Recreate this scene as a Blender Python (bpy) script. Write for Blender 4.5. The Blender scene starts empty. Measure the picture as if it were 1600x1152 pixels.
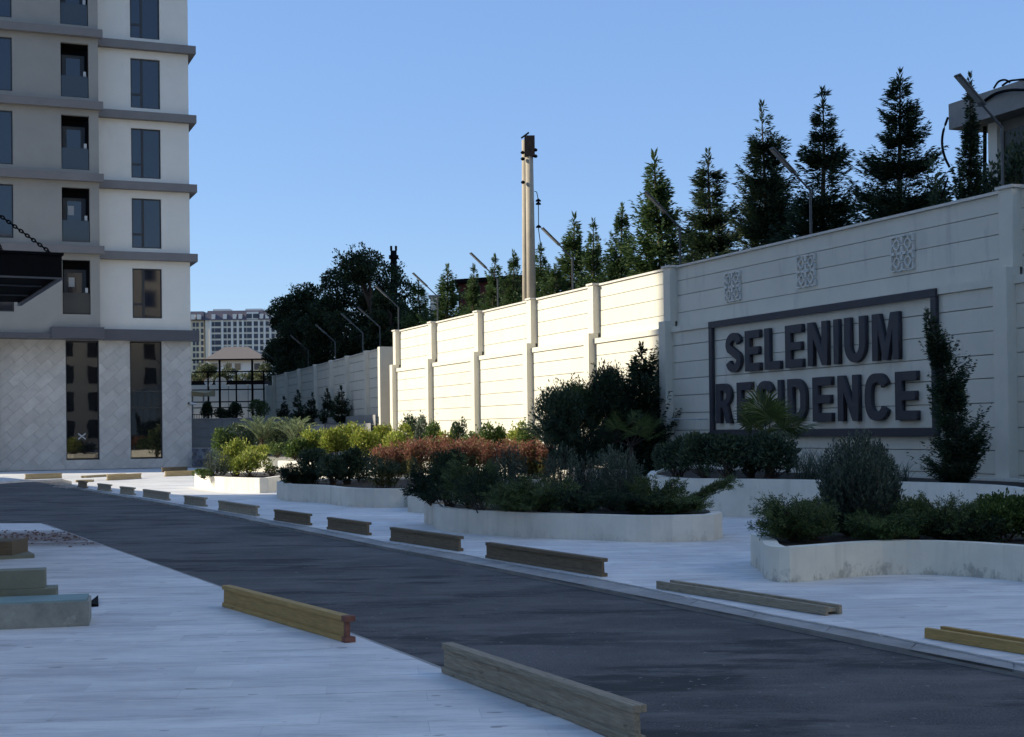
import bpy, bmesh, math, random
import numpy as np
from mathutils import Vector, Matrix, Euler
R = math.radians
sc = bpy.context.scene
COL = sc.collection

# ------------------------------------------------------------------ camera, sky, sun, exposure
FPX, CAMH = 2200.0, 1.6
ROLL, PITCH, SHY = -0.012, 0.010, 0.0462
cam_d = bpy.data.cameras.new('camera'); cam_d.sensor_width = 36; cam_d.lens = 36 * FPX / 1600
cam_d.shift_y = SHY; cam_d.clip_start = 0.1; cam_d.clip_end = 5000
cam = bpy.data.objects.new('camera', cam_d); COL.objects.link(cam); sc.camera = cam
CM = Matrix.Rotation(math.pi / 2 + PITCH, 3, 'X') @ Matrix.Rotation(ROLL, 3, 'Z')
cam.matrix_world = Matrix.Translation((0, 0, CAMH)) @ CM.to_4x4()

SUN_EL = R(27); SAZ = Vector((-0.997, 0.07)).normalized()
SDIR = Vector((SAZ.x * math.cos(SUN_EL), SAZ.y * math.cos(SUN_EL), math.sin(SUN_EL)))
w = bpy.data.worlds.new("World"); sc.world = w; w.use_nodes = True
wn = w.node_tree
sky = wn.nodes.new('ShaderNodeTexSky'); sky.sky_type = 'NISHITA'; sky.sun_disc = False
sky.sun_elevation = SUN_EL; sky.sun_rotation = math.atan2(SAZ.x, SAZ.y)
sky.air_density = 1.0; sky.dust_density = 0.15; sky.ozone_density = 2.5
bg = wn.nodes['Background']; bg.inputs[1].default_value = 0.11
hs_ = wn.nodes.new('ShaderNodeHueSaturation'); hs_.inputs['Saturation'].default_value = 1.1; hs_.inputs['Hue'].default_value = .508
mx_ = wn.nodes.new('ShaderNodeMix'); mx_.data_type = 'RGBA'; mx_.inputs[0].default_value = .62; mx_.inputs[7].default_value = (1.02, 1.84, 3.50, 1)
wn.links.new(sky.outputs[0], hs_.inputs['Color']); wn.links.new(hs_.outputs[0], mx_.inputs[6]); wn.links.new(mx_.outputs[2], bg.inputs[0])
sl = bpy.data.lights.new('sun', 'SUN'); sl.energy = 3.3; sl.angle = R(0.5); sl.color = (1, .91, .73)
so = bpy.data.objects.new('sun', sl); COL.objects.link(so)
so.rotation_euler = SDIR.to_track_quat('Z', 'Y').to_euler()
sc.view_settings.view_transform = 'Standard'; sc.view_settings.look = 'None'
sc.view_settings.exposure = 1.0; sc.view_settings.gamma = 1; sc.view_settings.use_curve_mapping = False
sc.render.engine = 'CYCLES'
sc.cycles.max_bounces = 6; sc.cycles.transparent_max_bounces = 8

# ------------------------------------------------------------------ picture to place
def ray(px, py):
    v = Vector(((px - 800) / FPX, (576 - py) / FPX + SHY * 1600 / FPX, -1))
    return CM @ v
def G(px, py, z=0.0):
    r = ray(px, py); k = (z - CAMH) / r.z
    return Vector((r.x * k, r.y * k, z))
def D(px, py, Y):
    r = ray(px, py); k = Y / r.y
    return Vector((r.x * k, Y, CAMH + r.z * k))

# ------------------------------------------------------------------ bookkeeping
def tag(o, label=None, cat=None, group=None, kind=None):
    if label: o['label'] = label
    if cat: o['category'] = cat
    if group: o['group'] = group
    if kind: o['kind'] = kind
    return o
def thing(name, label, cat, loc=(0, 0, 0), rz=0, group=None):
    o = bpy.data.objects.new(name, None); COL.objects.link(o); o.empty_display_size = .2
    o.location = loc; o.rotation_euler = (0, 0, rz)
    return tag(o, label, cat, group)
class MB:
    def __init__(s): s.v = []; s.f = []
    def quad(s, *p):
        n = len(s.v); s.v += [tuple(q) for q in p]; s.f.append(tuple(range(n, n + len(p))))
    def hexa(s, a, b):
        n = len(s.v); s.v += [tuple(q) for q in a] + [tuple(q) for q in b]
        m = len(a)
        s.f.append(tuple(reversed(range(n, n + m)))); s.f.append(tuple(range(n + m, n + 2 * m)))
        for i in range(m):
            j = (i + 1) % m; s.f.append((n + i, n + j, n + m + j, n + m + i))
    def box(s, x0, y0, z0, x1, y1, z1, T=None):
        T = T or (lambda x, y, z: (x, y, z))
        if x1 < x0: x0, x1 = x1, x0
        if y1 < y0: y0, y1 = y1, y0
        if z1 < z0: z0, z1 = z1, z0
        s.hexa([T(x0, y0, z0), T(x1, y0, z0), T(x1, y1, z0), T(x0, y1, z0)],
               [T(x0, y0, z1), T(x1, y0, z1), T(x1, y1, z1), T(x0, y1, z1)])
    def prism(s, pts, z0, z1):
        s.hexa([(p[0], p[1], z0) for p in pts], [(p[0], p[1], z1) for p in pts])
    def tube(s, pts, rad, seg=7, cap=True):
        pts = [Vector(p) for p in pts]
        if not hasattr(rad, '__len__'): rad = [rad] * len(pts)
        n0 = len(s.v)
        for i, p in enumerate(pts):
            t = (pts[min(i + 1, len(pts) - 1)] - pts[max(i - 1, 0)]).normalized()
            a = t.cross(Vector((0, 0, 1)) if abs(t.z) < .9 else Vector((1, 0, 0))).normalized(); b = t.cross(a)
            for k in range(seg):
                an = 2 * math.pi * k / seg
                s.v.append(tuple(p + (a * math.cos(an) + b * math.sin(an)) * rad[i]))
        for i in range(len(pts) - 1):
            for k in range(seg):
                j = (k + 1) % seg; q = n0 + i * seg
                s.f.append((q + k, q + j, q + seg + j, q + seg + k))
        if cap:
            s.f.append(tuple(n0 + k for k in range(seg)))
            s.f.append(tuple(n0 + (len(pts) - 1) * seg + k for k in reversed(range(seg))))
    def build(s, name, mat, parent=None, smooth=False, bevel=0, label=None):
        me = bpy.data.meshes.new(name); me.from_pydata(s.v, [], s.f)
        bm = bmesh.new(); bm.from_mesh(me); bmesh.ops.recalc_face_normals(bm, faces=bm.faces)
        bm.to_mesh(me); bm.free()
        o = bpy.data.objects.new(name, me); COL.objects.link(o)
        me.materials.append(mat)
        if smooth:
            me.polygons.foreach_set('use_smooth', [True] * len(me.polygons))
        if bevel:
            m = o.modifiers.new('bevel', 'BEVEL'); m.width = bevel; m.segments = 2; m.limit_method = 'ANGLE'
        if parent: attach(o, parent)
        if label: o['label'] = label
        return o
def attach(o, parent):
    bpy_upd[0] = True
    o.parent = parent
    chain = Matrix.Identity(4); p = parent
    m = mat_of(p)
    o.matrix_parent_inverse = m.inverted()
bpy_upd = [False]
def mat_of(p):
    m = Matrix.LocRotScale(p.location, p.rotation_euler, p.scale)
    if p.parent: m = mat_of(p.parent) @ p.matrix_parent_inverse @ m
    return m
def put(mesh_name, me, parent, label=None):
    o = bpy.data.objects.new(mesh_name, me); COL.objects.link(o); attach(o, parent)
    if label: o['label'] = label
    return o
def copy_thing(src, loc, rz, label, group=None, sc_=1.0):
    c = src.copy(); COL.objects.link(c); c.location = loc; c.rotation_euler = (0, 0, rz)
    c.scale = (sc_, sc_, sc_) if not hasattr(sc_, '__len__') else sc_
    c['label'] = label
    if group: c['group'] = group
    for ch in src.children:
        k = ch.copy(); COL.objects.link(k); k.parent = c
        for g in ch.children:
            q = g.copy(); COL.objects.link(q); q.parent = k
    return c

# ------------------------------------------------------------------ materials
def new_mat(name):
    m = bpy.data.materials.new(name); m.use_nodes = True
    nt = m.node_tree; b = nt.nodes['Principled BSDF']
    return m, nt, b
def nd(nt, t, **k):
    n = nt.nodes.new(t)
    for a, v in k.items(): setattr(n, a, v)
    return n
def noise(nt, scale, detail=5, rough=.6, vec=None, stretch=None, coord='Object'):
    n = nd(nt, 'ShaderNodeTexNoise'); n.inputs['Scale'].default_value = scale
    n.inputs['Detail'].default_value = detail; n.inputs['Roughness'].default_value = rough
    tc = nd(nt, 'ShaderNodeTexCoord'); src = tc.outputs[coord]
    if stretch:
        mp = nd(nt, 'ShaderNodeMapping'); mp.inputs['Scale'].default_value = stretch[:3]
        if len(stretch) > 3: mp.inputs['Rotation'].default_value = (0, 0, stretch[3])
        nt.links.new(src, mp.inputs[0]); src = mp.outputs[0]
    nt.links.new(src, n.inputs['Vector'])
    return n
def ramp(nt, fac, stops):
    r = nd(nt, 'ShaderNodeValToRGB'); e = r.color_ramp.elements
    while len(e) < len(stops): e.new(.5)
    for i, (p, c) in enumerate(stops):
        e[i].position = p; e[i].color = (*c, 1) if len(c) == 3 else c
    nt.links.new(fac, r.inputs[0]); return r.outputs[0]
def mixc(nt, fac, a, b, mode='MIX'):
    m = nd(nt, 'ShaderNodeMix', data_type='RGBA', blend_type=mode)
    for s, v in ((0, fac), (6, a), (7, b)):
        if isinstance(v, (int, float)): m.inputs[s].default_value = v
        elif isinstance(v, tuple): m.inputs[s].default_value = (*v, 1)
        else: nt.links.new(v, m.inputs[s])
    return m.outputs[2]
def bump(nt, b, h, strength=.3, dist=.01):
    n = nd(nt, 'ShaderNodeBump'); n.inputs['Strength'].default_value = strength; n.inputs['Distance'].default_value = dist
    nt.links.new(h, n.inputs['Height']); nt.links.new(n.outputs[0], b.inputs['Normal'])
def sc3(c, k): return tuple(x * k for x in c)
def surf(name, c, rough=.8, var=.18, scale=3, bs=.25, bscale=40, island=0.0, metal=0, stretch=None, stain=None, bd=.01):
    m, nt, b = new_mat(name)
    n = noise(nt, scale, 6, .65, stretch=stretch)
    col = ramp(nt, n.outputs[0], [(.3, sc3(c, 1 - var)), (.7, sc3(c, 1 + var))])
    if stain:
        n2 = noise(nt, stain[1], 8, .7, stretch=stain[3] if len(stain) > 3 else None)
        f = ramp(nt, n2.outputs[0], [(stain[2], (0, 0, 0)), (stain[2] + .12, (1, 1, 1))])
        col = mixc(nt, f, col, stain[0])
    if island:
        g = nd(nt, 'ShaderNodeNewGeometry'); oi = nd(nt, 'ShaderNodeObjectInfo')
        a = nd(nt, 'ShaderNodeMath', operation='ADD'); nt.links.new(g.outputs['Random Per Island'], a.inputs[0]); nt.links.new(oi.outputs['Random'], a.inputs[1])
        fr = nd(nt, 'ShaderNodeMath', operation='FRACT'); nt.links.new(a.outputs[0], fr.inputs[0])
        k = ramp(nt, fr.outputs[0], [(0, (1 - island,) * 3), (1, (1 + island * .5,) * 3)])
        col = mixc(nt, 1.0, col, k, 'MULTIPLY')
    nt.links.new(col, b.inputs['Base Color'])
    b.inputs['Roughness'].default_value = rough; b.inputs['Metallic'].default_value = metal
    if bs:
        nb = noise(nt, bscale, 6, .7, stretch=stretch); bump(nt, b, nb.outputs[0], bs, bd)
    return m
def leafmat(name, a, bcol, tip=None, rough=.55, trans=.3):
    m, nt, b = new_mat(name)
    g = nd(nt, 'ShaderNodeNewGeometry')
    st = [(0, a), (.75, bcol)]
    if tip: st.append((.95, tip))
    col = ramp(nt, g.outputs['Random Per Island'], st)
    n = noise(nt, 2.3, 3); k = ramp(nt, n.outputs[0], [(.3, (.6,) * 3), (.7, (1.25,) * 3)])
    col = mixc(nt, 1.0, col, k, 'MULTIPLY')
    nt.links.new(col, b.inputs['Base Color']); b.inputs['Roughness'].default_value = rough
    b.inputs['Specular IOR Level'].default_value = .3
    tr = nd(nt, 'ShaderNodeBsdfTranslucent'); nt.links.new(col, tr.inputs[0])
    mx = nd(nt, 'ShaderNodeMixShader'); mx.inputs[0].default_value = trans
    nt.links.new(b.outputs[0], mx.inputs[1]); nt.links.new(tr.outputs[0], mx.inputs[2])
    nt.links.new(mx.outputs[0], nt.nodes['Material Output'].inputs[0])
    return m
def glass(name, c=(.01, .013, .018), rough=.02, wave=.0, ior=1.9):
    m, nt, b = new_mat(name); b.inputs['Base Color'].default_value = (*c, 1)
    b.inputs['Roughness'].default_value = rough; b.inputs['IOR'].default_value = ior
    if wave:
        n = noise(nt, .55, 2, .5); bump(nt, b, n.outputs[0], wave, .3)
    return m

M = {}
M['wall'] = surf('cream_paint', (.70, .665, .56), .75, .05, 1.3, .12, 90, .03, stain=((.60, .57, .495), 1.6, .56, (1.6, 1.6, .3)))
M['wallback'] = surf('grout_recess', (.33, .32, .30), .9, .1)
M['pillar'] = surf('cream_pillar_paint', (.70, .66, .55), .75, .06, 2, .12, 90, stain=((.55, .50, .40), 2.2, .66, (1, 1, .3)))
M['coping'] = surf('coping_stone', (.66, .62, .55), .8, .1, 4)
M['sign'] = surf('charcoal_sign_paint', (.034, .033, .042), .6, .10, 3, .06, 60)
M['ornament'] = surf('ornament_plaster', (.72, .70, .64), .85, .1, 5)
def plaster(name, c, dirt, amount):
    m, nt, b = new_mat(name)
    n = noise(nt, 1.6, 6, .65); col = ramp(nt, n.outputs[0], [(.35, sc3(c, .90)), (.65, sc3(c, 1.05))])
    n2 = noise(nt, 4.5, 8, .75, stretch=(1, 1, .6)); tc = nd(nt, 'ShaderNodeTexCoord'); sx = nd(nt, 'ShaderNodeSeparateXYZ'); nt.links.new(tc.outputs['Object'], sx.inputs[0])
    mr = nd(nt, 'ShaderNodeMapRange'); nt.links.new(sx.outputs[2], mr.inputs[0]); mr.inputs[1].default_value = 0; mr.inputs[2].default_value = .34; mr.inputs[3].default_value = .16 + amount; mr.inputs[4].default_value = -.07 + amount
    ad = nd(nt, 'ShaderNodeMath', operation='ADD'); nt.links.new(n2.outputs[0], ad.inputs[0]); nt.links.new(mr.outputs[0], ad.inputs[1])
    col = mixc(nt, ramp(nt, ad.outputs[0], [(.60, (0,) * 3), (.70, (.85,) * 3)]), col, dirt)
    n3 = noise(nt, 2.4, 5, .6, stretch=(2.5, 2.5, .25)); col = mixc(nt, ramp(nt, n3.outputs[0], [(.53, (0,) * 3), (.68, (.45,) * 3)]), col, sc3(c, .72))
    nt.links.new(col, b.inputs['Base Color']); b.inputs['Roughness'].default_value = .85
    nb = noise(nt, 45, 6, .7); bump(nt, b, nb.outputs[0], .35, .01); return m
M['planter'] = plaster('planter_plaster', (.76, .72, .62), (.60, .56, .47), -.03)
M['planter_dirty'] = plaster('planter_plaster_worn', (.78, .75, .63), (.40, .38, .32), -.012)
M['soil'] = surf('planter_soil', (.035, .026, .018), .95, .4, 12, .8, 40, bd=.03)
M['white_upper'] = surf('white_render', (.83, .78, .68), .85, .04, .8, .12, 60, stain=((.76, .71, .62), .6, .60, (1, 1, .4)))
M['grey_upper'] = surf('grey_render', (.35, .33, .29), .88, .06, .9, .12, 60)
M['band'] = surf('grey_band_render', (.22, .205, .195), .85, .07, 1.2, .1, 60)
M['fascia'] = surf('dark_metal_cladding', (.095, .095, .105), .5, .08, 1.5, .05)
M['ftile'] = surf('facade_stone', (.60, .57, .51), .6, .12, 1.6, .12, 30, .12, stain=((.66, .64, .59), 1.2, .62, (1, 1, 2.4)))
M['fjoint'] = surf('facade_joint', (.38, .37, .35), .9, .05)
M['frame'] = surf('dark_window_frame', (.022, .026, .030), .4, .1, 5, 0)
M['glass'] = glass('window_glass', (.012, .018, .030), .03, ior=1.75)
M['glassw'] = glass('shop_glass', (.012, .012, .012), .015, .006, 2.0)
M['railglass'] = glass('balcony_glass', (.035, .042, .045), .06, ior=1.6)
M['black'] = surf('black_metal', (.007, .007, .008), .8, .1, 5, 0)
M['soffit'] = surf('black_soffit', (.003, .003, .003), .9, .1, 5, 0)
M['steel'] = surf('grey_lamp_metal', (.07, .078, .085), .4, .08, 5, 0, metal=.3)
M['lampglass'] = surf('lamp_glass', (.20, .21, .21), .2, .03, 5, 0)
M['lampface'] = surf('lamp_diffuser', (.50, .51, .50), .3, .03, 5, 0)
M['timber'] = surf('weathered_timber', (.36, .31, .225), .85, .35, 6, .5, 50, .1, stretch=(1.0, 14, 14), stain=((.07, .055, .04), 11, .60, (.7, 2.2, 2.2)))
M['timberd'] = surf('dark_timber', (.185, .14, .085), .85, .35, 6, .5, 50, .1, stretch=(1.0, 14, 14), stain=((.05, .04, .03), 11, .60, (.7, 2.2, 2.2)))
M['timbery'] = surf('yellow_timber', (.44, .29, .10), .75, .25, 5, .4, 50, .08, stretch=(1.0, 14, 14), stain=((.10, .06, .03), 8, .62, (.7, 2.2, 2.2)))
M['timberl'] = surf('pale_timber', (.42, .32, .17), .8, .2, 5, .3, 50, .1, stretch=(1.0, 14, 14))
M['redpaint'] = surf('red_end_paint', (.20, .085, .06), .8, .3, 20, .3)
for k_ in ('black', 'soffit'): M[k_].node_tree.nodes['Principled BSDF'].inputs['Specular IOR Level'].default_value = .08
M['conc'] = surf('utility_concrete', (.40, .35, .27), .85, .12, 3, .3)
M['concg'] = surf('grey_concrete', (.30, .295, .28), .85, .15, 2, .3)
M['bark'] = surf('tree_bark', (.07, .05, .035), .9, .3, 8, .5)
M['redbrick'] = surf('red_cladding', (.10, .022, .018), .85, .2, 2, .2)
M['slabface'] = surf('mottled_stone_slab', (.27, .275, .24), .6, .28, 5, .3, 40, stain=((.42, .42, .37), 6, .58))
M['slabolive'] = surf('olive_stone_slab', (.22, .225, .165), .7, .15, 4, .3)
M['slabteal'] = surf('teal_stone_top', (.22, .32, .31), .6, .12, 3, .15)
M['terr'] = surf('bank_soil', (.09, .07, .04), .95, .3, 2, .5)
M['shutter'] = surf('rooftile', (.19, .155, .13), .85, .2, 8, .4, island=.2)

def asphalt():
    m, nt, b = new_mat('asphalt')
    n1 = noise(nt, .55, 6, .6, stretch=(1, .7, 1, .4)); n2 = noise(nt, 70, 4, .75); n3 = noise(nt, 1.6, 7, .72, stretch=(.5, 1.5, 1, .15))
    c = ramp(nt, n1.outputs[0], [(.36, (.062, .059, .058)), (.64, (.115, .11, .106))])
    c = mixc(nt, 1.0, c, ramp(nt, n2.outputs[0], [(.34, (.45,) * 3), (.66, (1.75,) * 3)]), 'MULTIPLY')
    c = mixc(nt, ramp(nt, n3.outputs[0], [(.48, (0,) * 3), (.62, (.7,) * 3)]), c, (.18, .172, .165))
    n4 = noise(nt, .9, 6, .7, stretch=(.5, 1.4, 1, .5)); c = mixc(nt, ramp(nt, n4.outputs[0], [(.52, (0,) * 3), (.60, (.8,) * 3)]), c, (.030, .032, .031))
    n5 = noise(nt, 16, 2, .5); c = mixc(nt, ramp(nt, n5.outputs[0], [(.70, (0,) * 3), (.72, (.8,) * 3)]), c, (.26, .25, .235))
    n6 = noise(nt, 4.0, 3, .6, stretch=(.16, 2.6, 1, -.35)); c = mixc(nt, ramp(nt, n6.outputs[0], [(.66, (0,) * 3), (.70, (.4,) * 3)]), c, (.20, .19, .18))
    nt.links.new(c, b.inputs['Base Color']); b.inputs['Specular IOR Level'].default_value = .25
    rr = ramp(nt, n3.outputs[0], [(.35, (.7,) * 3), (.65, (.92,) * 3)]); nt.links.new(rr, b.inputs['Roughness'])
    bump(nt, b, n2.outputs[0], .8, .01)
    return m
M['asphalt'] = asphalt()
def paving(name, dirt=False):
    m, nt, b = new_mat(name)
    n1 = noise(nt, 2.2, 9, .72, stretch=(.45, 1.7, 1, .10)); n2 = noise(nt, .5, 5, .6); n3 = noise(nt, 9, 6, .7, stretch=(.25, 2.2, 1, -.18))
    c = ramp(nt, n1.outputs[0], [(.36, (.60, .585, .565)), (.50, (.78, .76, .73)), (.66, (.87, .85, .81))])
    c = mixc(nt, 1.0, c, ramp(nt, n2.outputs[0], [(.35, (.84,) * 3), (.65, (1.06,) * 3)]), 'MULTIPLY')
    c = mixc(nt, ramp(nt, n3.outputs[0], [(.53, (0,) * 3), (.66, (.75,) * 3)]), c, (.56, .56, .56))
    n4 = noise(nt, 4.5, 2, .5, stretch=(.8, 2.2, 1)); c = mixc(nt, ramp(nt, n4.outputs[0], [(.70, (0,) * 3), (.72, (.7,) * 3)]), c, (.20, .19, .18))
    g = nd(nt, 'ShaderNodeNewGeometry'); oi = nd(nt, 'ShaderNodeObjectInfo')
    a = nd(nt, 'ShaderNodeMath', operation='ADD'); nt.links.new(g.outputs['Random Per Island'], a.inputs[0]); nt.links.new(oi.outputs['Random'], a.inputs[1])
    fr = nd(nt, 'ShaderNodeMath', operation='FRACT'); nt.links.new(a.outputs[0], fr.inputs[0])
    c = mixc(nt, 1.0, c, ramp(nt, fr.outputs[0], [(0, (.90, .90, .91)), (1, (1.04, 1.04, 1.03))]), 'MULTIPLY')
    if dirt:   # spilled red-brown soil across the paving by the road bend
        tc = nd(nt, 'ShaderNodeTexCoord'); sx = nd(nt, 'ShaderNodeSeparateXYZ'); nt.links.new(tc.outputs['Object'], sx.inputs[0])
        mr = nd(nt, 'ShaderNodeMapRange'); mr.interpolation_type = 'SMOOTHSTEP'
        sb = nd(nt, 'ShaderNodeMath', operation='SUBTRACT'); nt.links.new(sx.outputs[1], sb.inputs[0]); sb.inputs[1].default_value = 21.9
        ab = nd(nt, 'ShaderNodeMath', operation='ABSOLUTE'); nt.links.new(sb.outputs[0], ab.inputs[0])
        nt.links.new(ab.outputs[0], mr.inputs[0]); mr.inputs[1].default_value = .9; mr.inputs[2].default_value = 2.3
        mr.inputs[3].default_value = 1; mr.inputs[4].default_value = 0
        nn = noise(nt, 1.4, 8, .75, stretch=(.6, 1.6, 1)); k = ramp(nt, nn.outputs[0], [(.34, (0,) * 3), (.46, (1,) * 3)])
        f = nd(nt, 'ShaderNodeMath', operation='MULTIPLY'); nt.links.new(mr.outputs[0], f.inputs[0]); nt.links.new(k, f.inputs[1])
        n6 = noise(nt, 7, 6, .7); dc = ramp(nt, n6.outputs[0], [(.35, (.10, .065, .05)), (.65, (.28, .22, .185))])
        c = mixc(nt, f.outputs[0], c, dc)
    nt.links.new(c, b.inputs['Base Color']); b.inputs['Roughness'].default_value = .62
    nb = noise(nt, 14, 6, .7, stretch=(.4, 1.6, 1)); bump(nt, b, nb.outputs[0], .18, .01)
    return m
M['pave'] = paving('white_marble_paving'); M['paved'] = paving('white_marble_paving_soiled', True)
M['kerb'] = surf('kerb_concrete', (.33, .32, .30), .85, .25, 2.5, .4, 40, .1, stain=((.44, .42, .39), 1.5, .6))

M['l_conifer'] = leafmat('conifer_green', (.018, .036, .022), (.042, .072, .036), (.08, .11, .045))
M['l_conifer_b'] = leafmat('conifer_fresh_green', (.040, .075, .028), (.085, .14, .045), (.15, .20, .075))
M['l_dark'] = leafmat('dark_leaf', (.032, .058, .034), (.072, .112, .058), (.13, .16, .08), .4)
M['l_rosem'] = leafmat('rosemary_grey_green', (.060, .085, .066), (.12, .16, .115), (.19, .22, .16))
M['l_junip'] = leafmat('juniper_green', (.058, .095, .038), (.12, .17, .062), (.20, .24, .09))
M['l_yell'] = leafmat('yellow_green_leaf', (.14, .19, .03), (.36, .42, .07), (.62, .58, .15))
M['l_green'] = leafmat('mid_green_leaf', (.045, .085, .022), (.10, .16, .04), (.20, .26, .07))
M['l_red'] = leafmat('red_leaf', (.20, .065, .045), (.36, .15, .105), (.26, .26, .09))
M['l_olive'] = leafmat('olive_stem_leaf', (.07, .09, .025), (.16, .16, .05), (.24, .18, .08))
M['l_palm'] = leafmat('palm_green', (.055, .085, .025), (.13, .165, .045), (.24, .25, .09))
M['l_feather'] = leafmat('feather_palm', (.10, .14, .07), (.20, .26, .13), (.34, .38, .22))
M['l_tree'] = leafmat('big_tree_leaf', (.020, .036, .018), (.048, .074, .032), (.09, .12, .045))
M['l_bank'] = leafmat('distant_scrub_leaf', (.06, .08, .035), (.13, .15, .07), (.22, .22, .12))

# ------------------------------------------------------------------ foliage
class Leaf:
    def __init__(s): s.b = []; s.d = []; s.L = []; s.W = []
    def add(s, b, d, L, W):
        b = np.asarray(b, float).reshape(-1, 3); d = np.asarray(d, float).reshape(-1, 3)
        n = len(b); s.b.append(b); s.d.append(np.broadcast_to(d, (n, 3)))
        s.L.append(np.broadcast_to(L, (n,))); s.W.append(np.broadcast_to(W, (n,)))
    def mesh(s, name, mat, rng):
        b = np.concatenate(s.b); d = np.concatenate(s.d).copy(); L = np.concatenate(s.L)[:, None]; W = np.concatenate(s.W)[:, None]
        d /= np.linalg.norm(d, axis=1, keepdims=True) + 1e-9
        r = rng.normal(size=b.shape); sd = np.cross(d, r); sd /= np.linalg.norm(sd, axis=1, keepdims=True) + 1e-9
        nn = np.cross(d, sd)
        n = len(b); v = np.empty((n, 4, 3))
        v[:, 0] = b; v[:, 1] = b + d * L * .5 + sd * W * .5 + nn * W * .22; v[:, 2] = b + d * L; v[:, 3] = b + d * L * .5 - sd * W * .5 + nn * W * .22
        return quads(name, v.reshape(-1, 3), mat)
def quads(name, v, mat):
    n = len(v) // 4; me = bpy.data.meshes.new(name)
    me.vertices.add(len(v)); me.vertices.foreach_set('co', v.astype(np.float32).ravel())
    me.loops.add(len(v)); me.loops.foreach_set('vertex_index', np.arange(len(v), dtype=np.int32))
    me.polygons.add(n); me.polygons.foreach_set('loop_start', np.arange(0, len(v), 4, dtype=np.int32))
    me.update(calc_edges=True); me.materials.append(mat)
    return me
def unit(a): return a / (np.linalg.norm(a, axis=-1, keepdims=True) + 1e-9)

def plant(name, label, cat, loc, leafmesh, stem=None, stem_name='stem', crown_name='crown', rz=0, s=1.0, group=None):
    t = thing(name, label, cat, loc, rz, group); t.scale = (s, s, s) if not hasattr(s, '__len__') else s
    c = bpy.data.objects.new(crown_name, leafmesh); COL.objects.link(c); c.parent = t
    if stem:
        q = bpy.data.objects.new(stem_name, stem); COL.objects.link(q); q.parent = t
    return t
def tmesh(name, mb, mat):
    me = bpy.data.meshes.new(name); me.from_pydata(mb.v, [], mb.f); me.materials.append(mat); me.update(); return me

def conifer(seed, H=5, Rr=1.0, nb=330, mat='l_conifer', lf=.15, snap=.5, gap=0, slim=1.0, up=.35, lean=0.0, wl=.2, base=.85, step=.02):
    """layered conifer: whorls of boughs of uneven reach, each bough a flat spray with upturned tips"""
    rng = np.random.default_rng(seed); lv = Leaf(); st = MB()
    ph = rng.uniform(0, 6.28)
    def axis(t): return np.array([lean * t * t + .05 * math.sin(5 * t + ph) * (1 if lean else .5), .05 * math.cos(4 * t + ph), H * t])
    st.tube([axis(t) for t in np.linspace(0, .97, 9)], list(np.linspace(.055 + H * .008, .008, 9)), 6)
    nw = max(7, int(H / .30)); wz = np.sort(1 - rng.uniform(0, 1, nw) ** .8); sect = rng.uniform(.5, 1.42, (nw, 6))
    for i in range(nb):
        t = 1 - rng.uniform(0, 1) ** .60 * .98; k = int(np.argmin(abs(wz - t)))
        if rng.uniform() < snap: t = wz[k] + rng.normal() * .012
        t = min(max(t, .02), .985); az = rng.uniform(0, 6.283)
        prof = (1 - t) ** base * sect[k, int(az / 6.2832 * 6) % 6]
        if t < .10: prof *= .7 + 3 * t
        ln = Rr * (prof + .05) * rng.uniform(.7, 1.1)
        if rng.uniform() < .04: ln *= 1.35
        o = axis(t); e = up * (.4 + 1.2 * t) + .35 * t + rng.normal() * .10
        hd = np.array([math.cos(az), math.sin(az), 0]); side = np.array([-hd[1], hd[0], 0])
        n = max(6, int(ln / step)); u = rng.uniform(.06, 1, n)
        z = ln * (u * math.sin(e) * .8 + .30 * u ** 3 - .34 * u * (1 - u))
        p = o + hd * (ln * u * math.cos(e))[:, None] + np.stack([0 * z, 0 * z, z], 1)
        sg = rng.choice([-1, 1], n); fan = (1.15 - .6 * u)[:, None]
        off = (rng.uniform(0, 1, n) * .20 * (1.1 - u) * (ln / 1.0 + .3) * sg)[:, None]
        p = p + side * off * fan + np.stack([0 * z, 0 * z, -rng.uniform(0, .05, n)], 1)
        d = hd * .9 + side * (sg * .75)[:, None] * fan + np.array([0, 0, 1.]) * (rng.normal(.12, .30, n))[:, None] + rng.normal(size=(n, 3)) * .16
        lv.add(p, d, rng.uniform(.6, 1.15, n) * lf * (1.1 - .35 * u), lf * wl * rng.uniform(.8, 1.3, n))
        if i % 6 == 0: st.tube([o, o + hd * ln * .45 * math.cos(e) + np.array([0, 0, ln * .1])], [.014, .005], 4, False)
    n = 40; u = rng.uniform(0, 1, n); p = np.array([axis(.90 + .10 * k) for k in u]); a = rng.uniform(0, 6.28, n)
    lv.add(p, np.stack([np.cos(a) * .5, np.sin(a) * .5, np.ones(n)], 1), lf * 1.0, lf * .2)
    return lv.mesh('conifer_crown', M[mat], rng), tmesh('conifer_trunk', st, M['bark'])
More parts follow.
